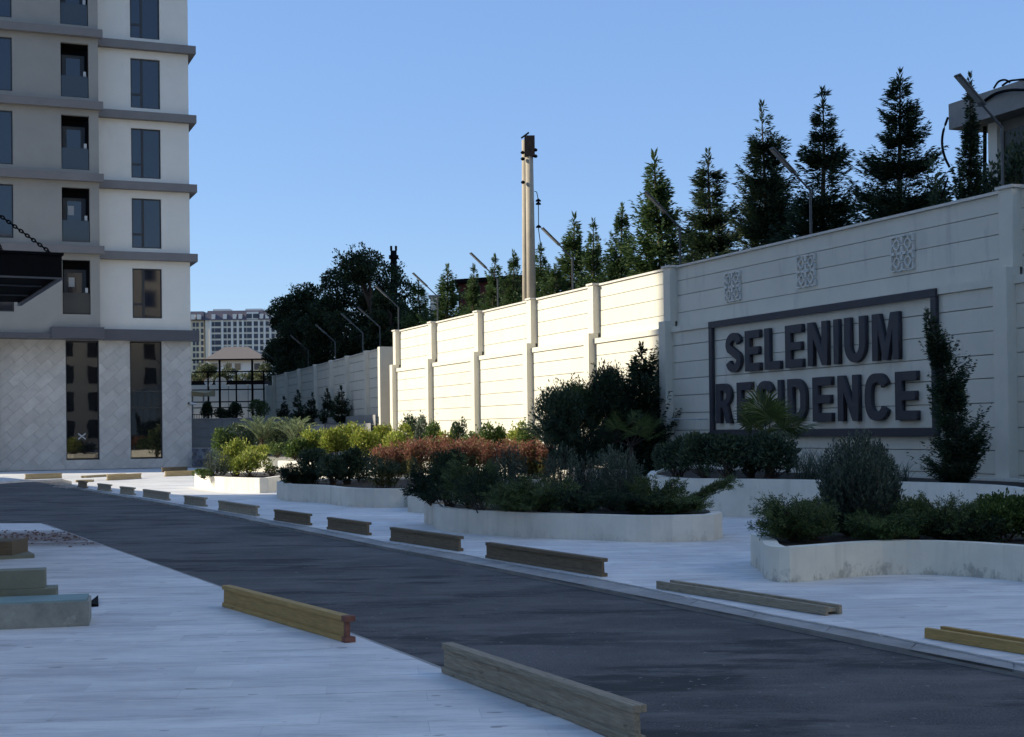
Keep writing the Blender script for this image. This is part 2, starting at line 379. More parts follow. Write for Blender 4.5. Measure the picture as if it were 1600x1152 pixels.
def blob(seed, wd, h, mat, n=2600, leaf=.055, lw=.5, lobes=9, dense=.72, stems=14, bottom=.30, spike=.0, updir=.5):
    rng = np.random.default_rng(seed); lv = Leaf(); st = MB()
    rx = wd / 2 * 1.15; n = int(n * 1.2)
    for k in range(lobes):
        a = rng.uniform(0, 6.28); q = math.sqrt(rng.uniform(0, 1)) * .62
        lr = rng.uniform(.30, .5)
        lr *= 1 - .5 * max(0, bottom - .3); zc = h * rng.uniform(bottom, 1 - lr * .85); c = np.array([rx * q * math.cos(a), rx * q * math.sin(a), zc])
        m = n // lobes; dd = unit(rng.normal(size=(m, 3))); dd[:, 2] = np.where(dd[:, 2] < -.55, -dd[:, 2], dd[:, 2])
        rr = rng.uniform(dense ** 3, 1.1, m) ** (1 / 3) * (1 + .16 * np.sin(dd[:, 0] * 9 + k) * np.cos(dd[:, 2] * 8))
        sp = np.where(rng.uniform(size=m) < spike, rng.uniform(1.05, 1.35, m), 1)
        p = c + dd * (rr * sp)[:, None] * np.array([rx * lr * 1.25, rx * lr * 1.25, h * lr * .85])
        p[:, 2] = np.abs(p[:, 2] - .02) + .02
        d = dd + np.array([0, 0, updir]) + rng.normal(size=(m, 3)) * .55
        lv.add(p, d, leaf * rng.uniform(.6, 1.25, m), leaf * lw * rng.uniform(.7, 1.2, m))
        for j in range(max(1, stems // lobes + 1)):
            e = c + rng.normal(size=3) * np.array([rx * .2, rx * .2, h * .12])
            b0 = np.array([rng.normal() * rx * .1, rng.normal() * rx * .1, 0]); mid = (b0 + e) / 2 + rng.normal(size=3) * .04
            st.tube([b0, mid, e], [.013, .009, .004], 5, False)
    return lv.mesh('shrub_foliage', M[mat], rng), tmesh('shrub_stems', st, M['bark'])
def needles(seed, wd, h, mat, shoots=240, leaf=.035, per=42, lw=.14, low=.25, egg=1.0):
    rng = np.random.default_rng(seed); lv = Leaf(); st = MB()
    for i in range(shoots):
        a = rng.uniform(0, 6.28); c = rng.uniform(-.45, 1) ** 1 ; th = math.acos(min(1, max(-1, c)))
        rr = rng.uniform(.6, 1.05) if rng.uniform() < .4 else rng.uniform(.9, 1.06)
        e = np.array([wd / 2 * math.sin(th) * math.cos(a), wd / 2 * math.sin(th) * math.sin(a), h * .42 + h * .58 * c]) * rr
        e[2] = max(e[2], .05 + rng.uniform(0, .1)); e[2] += rng.uniform(-.02, .07)
        b0 = np.array([e[0] * .22, e[1] * .22, 0.0]); mid = b0 * .45 + e * .55 + np.array([e[0], e[1], -h * .12]) * .14
        u = rng.uniform(low, 1, per)[:, None]
        p = (1 - u) ** 2 * b0 + 2 * u * (1 - u) * mid + u ** 2 * e
        tg = unit(2 * (1 - u) * (mid - b0) + 2 * u * (e - mid)); tg = unit(tg + np.array([0, 0, .35]))
        d = tg + unit(rng.normal(size=(per, 3))) * .62
        lv.add(p + rng.normal(size=(per, 3)) * .006, d, leaf * rng.uniform(.7, 1.25, per), leaf * lw * 1.8)
        if i % 5 == 0: st.tube([b0, mid, e], [.008, .005, .002], 4, False)
    return lv.mesh('shrub_foliage', M[mat], rng), tmesh('shrub_stems', st, M['bark'])
def juniper(seed, wd, h, mat='l_junip', nb=46, leaf=.05, reach=None):
    wd *= 1.2; nb = int(nb * 1.3)
    rng = np.random.default_rng(seed); lv = Leaf(); st = MB()
    for i in range(nb):
        a = rng.uniform(0, 6.28); ln = wd / 2 * rng.uniform(.55, 1.1); zz = h * rng.uniform(.35, 1.15) * (1 - .30 * (ln / (wd / 2)) ** 2)
        if reach and i < reach[1]:
            a = reach[0] + rng.normal() * .06; ln = reach[2] * rng.uniform(.75, 1); zz = reach[3] * rng.uniform(.8, 1.1)
        hd = np.array([math.cos(a), math.sin(a), 0]); side = np.array([-hd[1], hd[0], 0])
        def pt(u): return hd * ln * u + np.array([0, 0, 1.]) * (zz * (u ** .7) - .12 * h * u * u) if not hasattr(u, '__len__') else hd * (ln * u)[:, None] + np.stack([0 * u, 0 * u, zz * (u ** .7) - .12 * h * u * u], 1)
        st.tube([pt(u) for u in (0, .3, .6, .95)], [.012, .009, .006, .003], 4, False)
        m = int(30 + 150 * ln); tw = int(7 + ln * 12)
        for k in range(tw):
            u0 = rng.uniform(.2, 1); o = pt(u0); sg = rng.choice([-1, 1])
            td = unit(hd * .8 + side * sg * rng.uniform(.1, 1) + np.array([0, 0, rng.uniform(-.1, .85)])); tl = rng.uniform(.08, .2) * (.6 + .4 * h)
            q = max(8, m // tw * 2); v = rng.uniform(0, 1, q)
            p = o + td * (tl * v)[:, None] + rng.normal(size=(q, 3)) * .012
            lv.add(p, td + unit(rng.normal(size=(q, 3))) * .75, leaf * rng.uniform(.5, 1.1, q), leaf * .2)
    return lv.mesh('shrub_foliage', M[mat], rng), tmesh('shrub_stems', st, M['bark'])
def stalky(seed, wd, h, topmat, lowmat=None, n=26, leaf=.05):
    rng = np.random.default_rng(seed); lt = Leaf(); ll = Leaf(); st = MB()
    for i in range(n):
        a = rng.uniform(0, 6.28); r = wd / 2 * math.sqrt(rng.uniform(0, 1)); hh = h * rng.uniform(.68, 1.03)
        b0 = np.array([r * .55 * math.cos(a), r * .55 * math.sin(a), 0]); e = np.array([r * math.cos(a), r * math.sin(a), hh])
        st.tube([b0, (b0 + e) / 2 + rng.normal(size=3) * .02, e], [.007, .006, .003], 4, False)
        for (lf, lo, hi, m) in ((lt, .62, 1.03, 70), (ll, .12, .7, 60)):
            u = rng.uniform(lo, hi, m); p = b0 + (e - b0) * u[:, None] + rng.normal(size=(m, 3)) * np.array([.055, .055, .03])
            d = unit(rng.normal(size=(m, 3))) + np.array([0, 0, .6])
            lf.add(p, d, leaf * rng.uniform(.6, 1.3, m), leaf * .34)
    return lt.mesh('shrub_foliage', M[topmat], rng), ll.mesh('lower_foliage', M[lowmat or topmat], rng), tmesh('shrub_stems', st, M['bark'])
def fanpalm(seed, trunk=.5, n=13, rad=.5, pet=.6, mat='l_palm', spread=1.0):
    rng = np.random.default_rng(seed); v = []; st = MB(); out = []
    st.tube([(0, 0, 0), (0, 0, trunk * .6), (0, 0, trunk)], [.07, .08, .05], 8)
    for i in range(n):
        a = 2.4 * i + rng.uniform(-.3, .3); el = rng.uniform(.15, 1.25)
        d = Vector((math.cos(a) * math.cos(el) * spread, math.sin(a) * math.cos(el) * spread, math.sin(el))).normalized()
        L = pet * rng.uniform(.75, 1.1); o = Vector((0, 0, trunk)); c = o + d * L
        st.tube([o, o + d * L * .5 + Vector((0, 0, .04)), c], [.014, .011, .008], 5, False)
        side = d.cross(Vector((0, 0, 1))).normalized(); 
        nrm = side.cross(d).normalized(); rr = rad * rng.uniform(.8, 1.1); K = 30
        for k in range(K):
            th = (k / (K - 1) - .5) * 4.3
            e = (d * math.cos(th) + side * math.sin(th)); ln = rr * (1 - .12 * abs(th)) * rng.uniform(.88, 1.08)
            tip = c + e * ln - Vector((0, 0, 1)) * ln * .12 + nrm * rng.normal() * .02
            sd = e.cross(nrm).normalized(); wdt = rr * .062
            md = c + e * ln * .6 + nrm * .015
            v += [c, md + sd * wdt * .5, tip, md - sd * wdt * .5]
    me = quads('palm_fronds', np.array([tuple(q) for q in v]), M[mat])
    return me, tmesh('palm_trunk', st, M['bark'])
def featherpalm(seed, n=22, L=1.35, mat='l_feather'):
    rng = np.random.default_rng(seed); lv = Leaf(); st = MB(); st.tube([(0, 0, 0), (0, 0, .30), (0, 0, .62)], [.13, .15, .07], 8)
    for i in range(n):
        a = 2.4 * i + rng.uniform(-.2, .2); el = .95 + .55 * (i / n) ; ln = L * rng.uniform(.8, 1.1)
        hd = np.array([math.cos(a), math.sin(a), 0]); side = np.array([-hd[1], hd[0], 0])
        def pt(u): return np.array([0, 0, .55]) + hd * ln * (math.cos(el) * u + .16 * u * u) + np.array([0, 0, ln * (math.sin(el) * u - .26 * u * u * u)])
        st.tube([pt(u) for u in (0, .3, .6, .98)], [.012, .009, .006, .003], 4, False)
        for u in np.linspace(.16, 1, 34):
            p = pt(u); q = pt(min(1, u + .03)) - pt(u - .03); t = unit(q)
            for sg in (-1, 1):
                d = t * .75 + side * sg * .8 + np.array([0, 0, .18]) + rng.normal(size=3) * .07
                lv.add(p, d, (.34 - .2 * abs(u - .45)) * L / 1.5 * rng.uniform(.85, 1.1), .022)
    return lv.mesh('palm_fronds', M[mat], rng), tmesh('palm_trunk', st, M['bark'])
def grass(seed, n=90, h=.6, wd=.5, mat='l_rosem'):
    rng = np.random.default_rng(seed); v = []
    for i in range(n):
        a = rng.uniform(0, 6.28); el = rng.uniform(.9, 1.5); L = h * rng.uniform(.6, 1.1)
        b0 = Vector((rng.normal() * wd * .12, rng.normal() * wd * .12, 0)); hd = Vector((math.cos(a), math.sin(a), 0)); sd = Vector((-hd.y, hd.x, 0)) * .006
        P = [b0 + hd * (L * math.cos(el) * u + L * .22 * u * u) + Vector((0, 0, L * math.sin(el) * u - .16 * L * u ** 3)) for u in (0, .4, .75, 1)]
        for k in range(3): 
            w0, w1 = (1, .9, .6)[k], (.9, .6, .1)[k]
            v += [P[k] - sd * w0, P[k] + sd * w0, P[k + 1] + sd * w1, P[k + 1] - sd * w1]
    return quads('grass_blades', np.array([tuple(q) for q in v]), M[mat])
def bigtree(seed, wd, h, trunk, mat='l_tree', n=9000, leaf=.22, lobes=30):
    n = int(n * 1.8); leaf *= .74
    rng = np.random.default_rng(seed); lv = Leaf(); st = MB()
    st.tube([(0, 0, 0), (.1, 0, trunk), (0, .1, h * .6), (0, 0, h * .8)], [.28, .22, .13, .05], 8)
    for k in range(lobes):
        z = trunk + (h - trunk) * rng.uniform(.08, .93); f = math.sin(math.pi * min(1, .18 + .74 * (z - trunk) / (h - trunk))) ** .7
        a = rng.uniform(0, 6.28); r = wd / 2 * f * rng.uniform(.35, .85); c = np.array([r * math.cos(a), r * math.sin(a), z]); lr = rng.uniform(.11, .19) * wd
        m = n // lobes; dd = unit(rng.normal(size=(m, 3))); rr = rng.uniform(.35, 1.12, m) ** .6
        p = c + dd * rr[:, None] * lr * np.array([1, 1, .72])
        lv.add(p, dd + rng.normal(size=(m, 3)) * .7 + np.array([0, 0, .15]), leaf * rng.uniform(.6, 1.3, m), leaf * .5)
        st.tube([(0, 0, max(trunk * .6, z - lr * 2.2)), tuple(c * np.array([.5, .5, 1]) - np.array([0, 0, lr])), tuple(c)], [.09, .055, .02], 5, False)
        for j in range(3):
            d = unit(rng.normal(size=3) + np.array([c[0], c[1], 1.0]) * .3); e = c + d * lr * 1.35
            q = 26; u = rng.uniform(.5, 1, q)[:, None]; st.tube([c, e], [.02, .006], 4, False)
            lv.add(c + (e - c) * u + rng.normal(size=(q, 3)) * .09, d + rng.normal(size=(q, 3)) * .8, leaf, leaf * .45)
    return lv.mesh('tree_crown', M[mat], rng), tmesh('tree_trunk', st, M['bark'])

# ------------------------------------------------------------------ ground
def clip(poly, cell):
    out = [tuple(p) for p in poly]
    for i in range(len(cell)):
        a, b = cell[i], cell[(i + 1) % len(cell)]; inp = out; out = []
        if not inp: return []
        def sd(p): return (b[0] - a[0]) * (p[1] - a[1]) - (b[1] - a[1]) * (p[0] - a[0])
        for j in range(len(inp)):
            p, q = inp[j - 1], inp[j]; sp, sq = sd(p), sd(q)
            if (sp >= 0) != (sq >= 0):
                k = sp / (sp - sq); out.append((p[0] + (q[0] - p[0]) * k, p[1] + (q[1] - p[1]) * k))
            if sq >= 0: out.append(q)
    return out
def area(p): return abs(sum(p[i - 1][0] * p[i][1] - p[i][0] * p[i - 1][1] for i in range(len(p)))) / 2
def ccw(p):
    s = sum(p[i - 1][0] * p[i][1] - p[i][0] * p[i - 1][1] for i in range(len(p)))
    return p if s > 0 else p[::-1]
XY = lambda p: (p.x, p.y)

def grid_sheet(name, mat, x0, x1, y0, y1, nx, ny, zf):
    mb = MB()
    for j in range(ny + 1):
        for i in range(nx + 1):
            x = x0 + (x1 - x0) * i / nx; y = y0 + (y1 - y0) * j / ny; mb.v.append((x, y, zf(x, y)))
    for j in range(ny):
        for i in range(nx):
            q = j * (nx + 1) + i; mb.f.append((q, q + 1, q + nx + 2, q + nx + 1))
    o = mb.build(name, mat); return tag(o, kind='structure')
def hz(x, y):
    if y < 110: return -.25
    t = min(1, (y - 110) / 90); z = -.25 + 5.5 * t
    if y > 200: z += min(1, (y - 200) / 450) * 27
    return z + (math.sin(x * .02) + math.cos(y * .017)) * min(3, max(0, (y - 200) / 100))
tag(MB().build('ground', M['terr']), kind='structure') if False else None
grid_sheet('ground', M['terr'], -2500, 2500, -400, 3500, 60, 90, hz)
rd = MB(); rd.prism([(-60, -30), (40, -30), (40, 60), (-60, 60)], -.2, -.07)
tag(rd.build('road', M['asphalt']), kind='structure')

kerb_out = [G(*p) for p in ((112, 757), (135, 763), (184, 771.5), (232, 779), (286, 788.5), (352, 799.5), (425, 813), (480, 822), (600, 846), (720, 865), (803, 881), (942, 905), (980, 912.5), (1212, 961), (1367, 989), (1600, 1037), (2000, 1120))]
kerb_in = [G(*p, z=-.05) for p in ((108, 761), (133, 767), (184, 776), (232, 784), (286, 794), (352, 806), (420, 820.5), (480, 832), (600, 857), (674, 870.5), (803, 896), (942, 923), (980, 931), (1212, 977), (1367, 1009), (1600, 1055), (2000, 1142))]
far_edge = [G(*p) for p in ((-700, 775), (-300, 760), (0, 753), (40, 750.5), (98, 748.5), (112, 752))]
right_poly = far_edge + kerb_out + [Vector((9.5, 2, 0)), Vector((60, 2, 0)), Vector((60, 112, 0)), Vector((-60, 112, 0))]
left_edge = [G(*p) for p in ((64, 817), (97, 829), (163, 853), (244, 881.5), (341, 916), (450, 954), (541, 988), (638, 1025), (690, 1046), (850, 1110), (1000, 1175))]
left_poly = [G(-900, 817)] + left_edge + [Vector((4.0, 0, 0)), Vector((5, -3, 0)), Vector((-20, -3, 0))]
def slab(name, poly, mat, zt):
    me = bpy.data.meshes.new(name); bm = bmesh.new()
    vs = [bm.verts.new((p.x, p.y, zt)) for p in poly]; f = bm.faces.new(vs); bm.normal_update()
    r = bmesh.ops.extrude_face_region(bm, geom=[f]); bmesh.ops.translate(bm, verts=[g for g in r['geom'] if isinstance(g, bmesh.types.BMVert)], vec=(0, 0, -.12))
    bm.normal_update(); bmesh.ops.triangulate(bm, faces=[f for f in bm.faces if len(f.verts) > 4]); bmesh.ops.recalc_face_normals(bm, faces=bm.faces)
    bm.to_mesh(me); bm.free(); me.materials.append(mat)
    o = bpy.data.objects.new(name, me); COL.objects.link(o); return tag(o, kind='structure')
joint = surf('paving_joint', (.68, .66, .64), .9, .1)
pl = slab('left_pavement', left_poly, M['paved'], -.010); pl.data.materials[0] = joint
pr = slab('right_pavement', right_poly, M['pave'], -.010); pr.data.materials[0] = joint
def lay_tiles(parent, poly, mat, ang, tw, th, box, ymax, nmax):
    rng = random.Random(4); ca, sa = math.cos(ang), math.sin(ang); P = [XY(p) for p in poly]; tiles = []
    g = .0014
    rows = range(int(box[2] / th), int(box[3] / th))
    for j in rows:
        off = (j % 3) * tw / 3 + rng.uniform(-.02, .02)
        for i in range(int(box[0] / tw), int(box[1] / tw)):
            x0, y0 = i * tw + off, j * th
            gx = .0006; c = [(x0 + gx, y0 + g), (x0 + tw - gx, y0 + g), (x0 + tw - gx, y0 + th - g), (x0 + gx, y0 + th - g)]
            c = [(x * ca - y * sa, x * sa + y * ca) for x, y in c]
            cx, cy = c[0]
            if cy > ymax or cy < 4 or abs(cx) > .40 * cy + 1.5: continue
            q = clip(P, c)
            if len(q) >= 3 and area(q) > .004: tiles.append((cy * cy + cx * cx, q, rng.uniform(-.0012, .0012)))
    tiles.sort(key=lambda t: t[0]); rest = MB()
    for k, (_, q, dz) in enumerate(tiles):
        if k < nmax:
            mb = MB(); mb.prism(q, -.016, dz); mb.build('paving_tile', mat, parent)
        else: rest.prism(q, -.016, dz)
    if rest.v: tag(rest.build('paving_tiles', mat, parent), kind='stuff')
lay_tiles(pl, left_poly, M['paved'], .10, .9, .30, (-14, 10, 0, 28), 24, 290)
lay_tiles(pr, right_poly, M['pave'], .10, .9, .30, (-24, 18, 0, 64), 57, 290)
def strip(name, A, B, mat, z0, z1):
    mb = MB()
    for i in range(len(A) - 1):
        mb.hexa([(A[i].x, A[i].y, z0), (A[i + 1].x, A[i + 1].y, z0), (B[i + 1].x, B[i + 1].y, z0), (B[i].x, B[i].y, z0)],
                [(A[i].x, A[i].y, z1), (A[i + 1].x, A[i + 1].y, z1), (B[i + 1].x, B[i + 1].y, z1), (B[i].x, B[i].y, z1)])
    return mb.build(name, mat)
def kerb_run(name, A, B, z1):
    root = None; pts = []
    # resample into kerb stones about a metre long
    def rs(P, n):
        L = [0]
        for i in range(1, len(P)): L.append(L[-1] + (P[i] - P[i - 1]).length)
        out = []
        for k in range(n + 1):
            t = L[-1] * k / n; i = max(j for j in range(len(L)) if L[j] <= t + 1e-9); i = min(i, len(P) - 2)
            out.append(P[i].lerp(P[i + 1], (t - L[i]) / (L[i + 1] - L[i])))
        return out
    LA = sum((A[i] - A[i - 1]).length for i in range(1, len(A))); n = int(LA / 1.0)
    a, b = rs(A, n), rs(B, n)
    base = strip(name, A, B, M['kerb'], -.19, z1 - .012); tag(base, kind='structure')
    for i in range(n):
        p0, p1, q0, q1 = a[i].lerp(a[i + 1], .006), a[i].lerp(a[i + 1], .994), b[i].lerp(b[i + 1], .006), b[i].lerp(b[i + 1], .994)
        mb = MB(); mb.hexa([(p.x, p.y, z1 - .03) for p in (p0, p1, q1, q0)], [(p.x, p.y, z1 + (.0 if k < 2 else -.012)) for k, p in enumerate((p0, p1, q1, q0))])
        mb.build('kerb_stone', M['kerb'], base)
A2 = kerb_out; B2 = [Vector((p.x, p.y, 0)) for p in kerb_in]
kerb_run('right_kerb', A2, B2, -.014)
LE = left_edge; LO = []
for i, p in enumerate(LE):
    t = (LE[min(i + 1, len(LE) - 1)] - LE[max(i - 1, 0)]).normalized(); LO.append(p + Vector((-t.y, t.x, 0)) * (.10 if True else 0))
kerb_run('left_kerb', LE, LO, -.018)

# ------------------------------------------------------------------ perimeter wall
WP = Vector((8.354, 24.44)); WD = Vector((-.3753, .9269)); WN = Vector((-.9269, -.3753))
def W(s, n, z): p = WP + WD * s + WN * n; return (p.x, p.y, z)
def plane(px, py, P, T, N, n):
    r = ray(px, py); o = P + N * n; nx = Vector((N.x, N.y))
    k = (o.dot(nx)) / (r.x * nx.x + r.y * nx.y); q = Vector((r.x * k, r.y * k))
    return (q - o).dot(T), CAMH + r.z * k
def wsz(px, py, n=0.0): return plane(px, py, WP, WD, WN, n)
GRV = [.31, .73, 1.14, 1.54, 1.97, 2.40, 2.81, 3.22, 3.64]; ZL0, ZL1 = 3.98, 4.12; ZT = 5.62
UG = [4.47, 4.90, 5.27]
pw = thing('perimeter_wall', 'long cream panelled boundary wall carrying the big letters, with pillars and a mid ledge', 'wall', W(10, 0, 0))
pc = []   # pillar centre s values
for px, py in ((1553, 600), (1030, 600), (912.5, 600), (817, 600), (735.5, 600), (664.5, 620), (609, 600)):
    pc.append(wsz(px, py, .2)[0] - .17)
pc = [-4.9 - 4.6 * k for k in range(8)][::-1] + pc
core = MB(); core.box(pc[0] - 3, -.5, -.2, pc[-1] + .17, -.05, ZL1 - .02, W); core.box(pc[0] - 3, -.6, ZL1 - .02, pc[-1] + .17, -.18, ZT - .02, W)
core.build('wall_core', M['wallback'], pw)
def wall_box(name, s0, n0, z0, s1, n1, z1, mat, parent, T=W, bevel=0):
    mb = MB(); mb.box(s0, n0, z0, s1, n1, z1, T); return mb.build(name, mat, parent, bevel=bevel)
for i in range(len(pc) - 1):
    a, b = pc[i] + .17, pc[i + 1] - .17
    zs = [0] + GRV + [ZL0]
    for k in range(len(zs) - 1):
        jr = random.uniform(-.004, .004); wall_box('wall_panel', a + .0, -.06, zs[k] + .008 + jr * .4, b, jr, zs[k + 1] - .008, M['wall'], pw)
    wall_box('ledge', a, -.16, ZL0, b, .045, ZL1, M['wall'], pw)
    zs = [ZL1] + UG + [ZT - .02]
    for k in range(len(zs) - 1):
        jr = random.uniform(-.004, .004); wall_box('wall_panel', a, -.2, zs[k] + .008, b, -.15 + jr, zs[k + 1] - .008, M['wall'], pw)
    wall_box('coping', a, -.62, ZT - .02, b, -.10, ZT + .03, M['coping'], pw)
for c in pc:
    wall_box('pillar', c - .17, -.1, 0, c + .17, .2, 4.27, M['pillar'], pw, bevel=.008)
    wall_box('upper_pillar', c - .17, -.4, 4.27, c + .17, .05, ZT, M['pillar'], pw, bevel=.008)
    wall_box('pillar_cap', c - .21, -.62, ZT, c + .21, .09, ZT + .05, M['coping'], pw)

# far wall behind the bend
FD = Vector((-.3109, .9504)); FN = Vector((-.9504, -.3109)); FP = Vector((-5.28, 58.1))
def F(s, n, z): p = FP + FD * s + FN * n; return (p.x, p.y, z)
fw = thing('far_wall', 'far shaded stretch of cream panelled wall beyond the lit bays', 'wall', F(10, 0, 0))
fz = 5.05
fp = [.17]
for px in (570, 540, 515, 490, 465, 445, 426): fp.append(plane(px, 620, FP, FD, FN, .16)[0])
wall_box('wall_core', 0, -.5, 0, fp[-1], -.05, fz - .03, M['wallback'], fw, F)
for i in range(len(fp) - 1):
    a, b = fp[i] + .2, fp[i + 1] - .2; z = .1; k = 0
    while z < fz - .1:
        z2 = min(z + .42, fz - .03); wall_box('wall_panel', a, -.06, z + .012, b, 0, z2 - .012, M['wall'], fw, F); z = z2
    wall_box('coping', a, -.52, fz - .03, b, .05, fz + .02, M['coping'], fw, F)
for k, c in enumerate(fp): wall_box('pillar', c - .2, -.5, 0, c + .2, .16, fz + .05, M['pillar'], fw, F)
e = fp[-1]
wall_box('end_block', e + .2, -.45, 0, e + .7, .55, fz - .55, M['wall'], fw, F)

# raised bank behind the walls
bk = MB()
pts = [W(-25, -.5, 0), W(pc[-1], -.5, 0), F(fp[-1], -.5, 0), F(fp[-1], -60, 0), W(-25, -60, 0)]
bk.prism([(p[0], p[1]) for p in pts], -.2, 4.55)
tag(bk.build('bank', M['terr']), kind='structure')

# ------------------------------------------------------------------ lettered sign
LN = .02
sg = thing('residence_sign', 'charcoal framed sign of raised bold letters reading SELENIUM RESIDENCE on the wall', 'sign', W(5, 0, 2.6))
s_l, zt1 = wsz(1105, 503, .12); s_r, zt2 = wsz(1459.5, 451, .12); zt = (zt1 + zt2) / 2; zb = 1.39; fb = .15
for (a, b, c, d) in ((s_r, s_l, zt - fb, zt), (s_r, s_l, zb, zb + fb)):
    wall_box('frame_bar', a, LN if c < 2 else .05, c, b, .10, d, M['sign'], sg, bevel=.006)
for (a, b) in ((s_r, s_r + fb), (s_l - fb, s_l)):
    wall_box('frame_bar', a, LN, zb + fb + .002, b, .096, zt - fb - .002, M['sign'], sg, bevel=.006)
def arc(cx, cy, rx, ry, a0, a1, n=14):
    return [(cx + rx * math.cos(R(a0 + (a1 - a0) * i / n)), cy + ry * math.sin(R(a0 + (a1 - a0) * i / n))) for i in range(n + 1)]
def glyph(ch, w):
    t = .215; h = 1.0; b = .185   # stem and bar thickness in cap heights
    if ch == 'I': return [[(0, 0), (w, 0), (w, h), (0, h)]]
    if ch == 'E': return [[(0, 0), (w, 0), (w, b), (t, b), (t, .41), (w * .93, .41), (w * .93, .59), (t, .59), (t, h - b), (w, h - b), (w, h), (0, h)]]
    if ch == 'L': return [[(0, 0), (w, 0), (w, b), (t, b), (t, h), (0, h)]]
    if ch == 'N': return [[(0, 0), (t, 0), (t, .66), (w - t, 0), (w, 0), (w, h), (w - t, h), (w - t, .36), (t, h), (0, h)]]
    if ch == 'M':
        u = t * .93
        return [[(0, 0), (u, 0), (u, .72), (w / 2 - .085, 0), (w / 2 + .085, 0), (w - u, .72), (w - u, 0), (w, 0), (w, h), (w - u * 1.35, h), (w / 2, .34), (u * 1.35, h), (0, h)]]
    if ch == 'U':
        r = w / 2; o = [(w, h), (w - t, h)] + [(w / 2 + (r - t) * math.cos(R(-a)), .40 + (.40 - b) * math.sin(R(-a))) for a in np.linspace(0, 180, 15)] + [(t, h), (0, h)]
        o += [(w / 2 - r * math.cos(R(a)), .40 - .40 * math.sin(R(a))) for a in np.linspace(0, 180, 17)]
        return [o]
    if ch == 'C':
        ro = w / 2; gap = 32
        o = [(w / 2 + ro * math.cos(R(a)), .5 + .5 * math.sin(R(a)) * 1.0) for a in np.linspace(gap, 360 - gap, 30)]
        i = [(w / 2 + (ro - t) * math.cos(R(a)), .5 + (.5 - b) * math.sin(R(a))) for a in np.linspace(360 - gap - 4, gap + 4, 26)]
        # squarish super-ellipse sides as in condensed grotesques
        f = lambda p, rx, ry: (w / 2 + rx * math.copysign(abs((p[0] - w / 2) / rx) ** .72, p[0] - w / 2), .5 + ry * math.copysign(abs((p[1] - .5) / ry) ** .86, p[1] - .5))
        return [[f(p, ro, .5) for p in o] + [f(p, ro - t, .5 - b) for p in i]]
    if ch == 'D':
        o = [(0, 0), (w * .45, 0)] + arc(w * .45, .36, w * .55, .36, -90, 0, 8) + arc(w * .45, .64, w * .55, .36, 0, 90, 8) + [(0, h)]
        i = [(t, b), (t, h - b), (w * .42, h - b)] + arc(w * .42, .62, w * .58 - t, .38 - b, 90, 0, 7) + arc(w * .42, .38, w * .58 - t, .38 - b, 0, -90, 7)
        return [o, i]
    if ch == 'R':
        o = [(0, 0), (t, 0), (t, .40), (w * .42, .40), (w - t * 1.12, 0), (w, 0), (w * .74, .43)] + arc(w * .52, .715, w * .48, .285, -62, 90, 12) + [(0, h)]
        i = [(t, .57), (t, h - .17), (w * .5, h - .17)] + arc(w * .5, .70, w * .5 - t, .13, 90, -90, 10)
        return [o, i]
    if ch == 'S':
        # centre line swept with a constant stroke
        q = .094; rx = w / 2 - .105; cy1, cy2 = .705, .295; ry = .20
        cl = [(w / 2 + rx * math.cos(R(a)), cy1 + ry * math.sin(R(a))) for a in np.linspace(12, 210, 16)]
        cl += [(w / 2 - rx * .45, .555), (w / 2 + rx * .45, .445)]
        cl += [(w / 2 + rx * math.cos(R(a)), cy2 + ry * math.sin(R(a))) for a in np.linspace(30, -168, 16)]
        Lp, Rp = [], []
        for k in range(len(cl)):
            p0, p1 = cl[max(0, k - 1)], cl[min(len(cl) - 1, k + 1)]; dx, dy = p1[0] - p0[0], p1[1] - p0[1]; l = math.hypot(dx, dy)
            nx, ny = -dy / l, dx / l; qq = q + .012 * abs(nx)
            Lp.append((cl[k][0] + nx * qq, cl[k][1] + ny * qq)); Rp.append((cl[k][0] - nx * qq, cl[k][1] - ny * qq))
        return [Lp + Rp[::-1]]
def letter(ch, s_left, s_right, z0, z1, n0, depth):
    H = z1 - z0; wd = (s_left - s_right) / H
    cu = bpy.data.curves.new('letter', 'CURVE'); cu.dimensions = '2D'; cu.fill_mode = 'BOTH'; cu.extrude = depth / 2 / H; cu.bevel_depth = .006; cu.bevel_resolution = 0
    for poly in glyph(ch, wd):
        sp = cu.splines.new('POLY'); sp.points.add(len(poly) - 1); sp.use_cyclic_u = True
        for i, p in enumerate(poly): sp.points[i].co = (p[0], p[1], 0, 1)
    tmp = bpy.data.objects.new('tmp', cu); me = bpy.data.meshes.new_from_object(tmp); bpy.data.objects.remove(tmp); bpy.data.curves.remove(cu)
    base = Vector(W(s_left, n0 + depth / 2, z0)); ex = Vector((-WD.x, -WD.y, 0)); ez = Vector((0, 0, 1)); en = Vector((WN.x, WN.y, 0))
    m = Matrix(((ex.x, ez.x, en.x, base.x), (ex.y, ez.y, en.y, base.y), (ex.z, ez.z, en.z, base.z), (0, 0, 0, 1))) @ Matrix.Diagonal((H, H, H, 1))
    me.transform(m); me.name = 'letter'; me.materials.clear(); me.materials.append(M['sign'])
    return put('letter', me, sg)
Z7 = lambda x: x / 2.857 + 1040
dep = .08
row1 = [('S', 270, 350), ('E', 356, 434), ('L', 443, 525), ('E', 536, 625), ('N', 636, 738), ('I', 752, 789), ('U', 800, 908), ('M', 924, 1058)]
row2 = [('R', 224, 303), ('E', 317, 395), ('S', 404, 492), ('I', 500, 530), ('D', 543, 638), ('E', 655, 753), ('N', 767, 874), ('C', 888, 1010), ('E', 1024, 1135)]
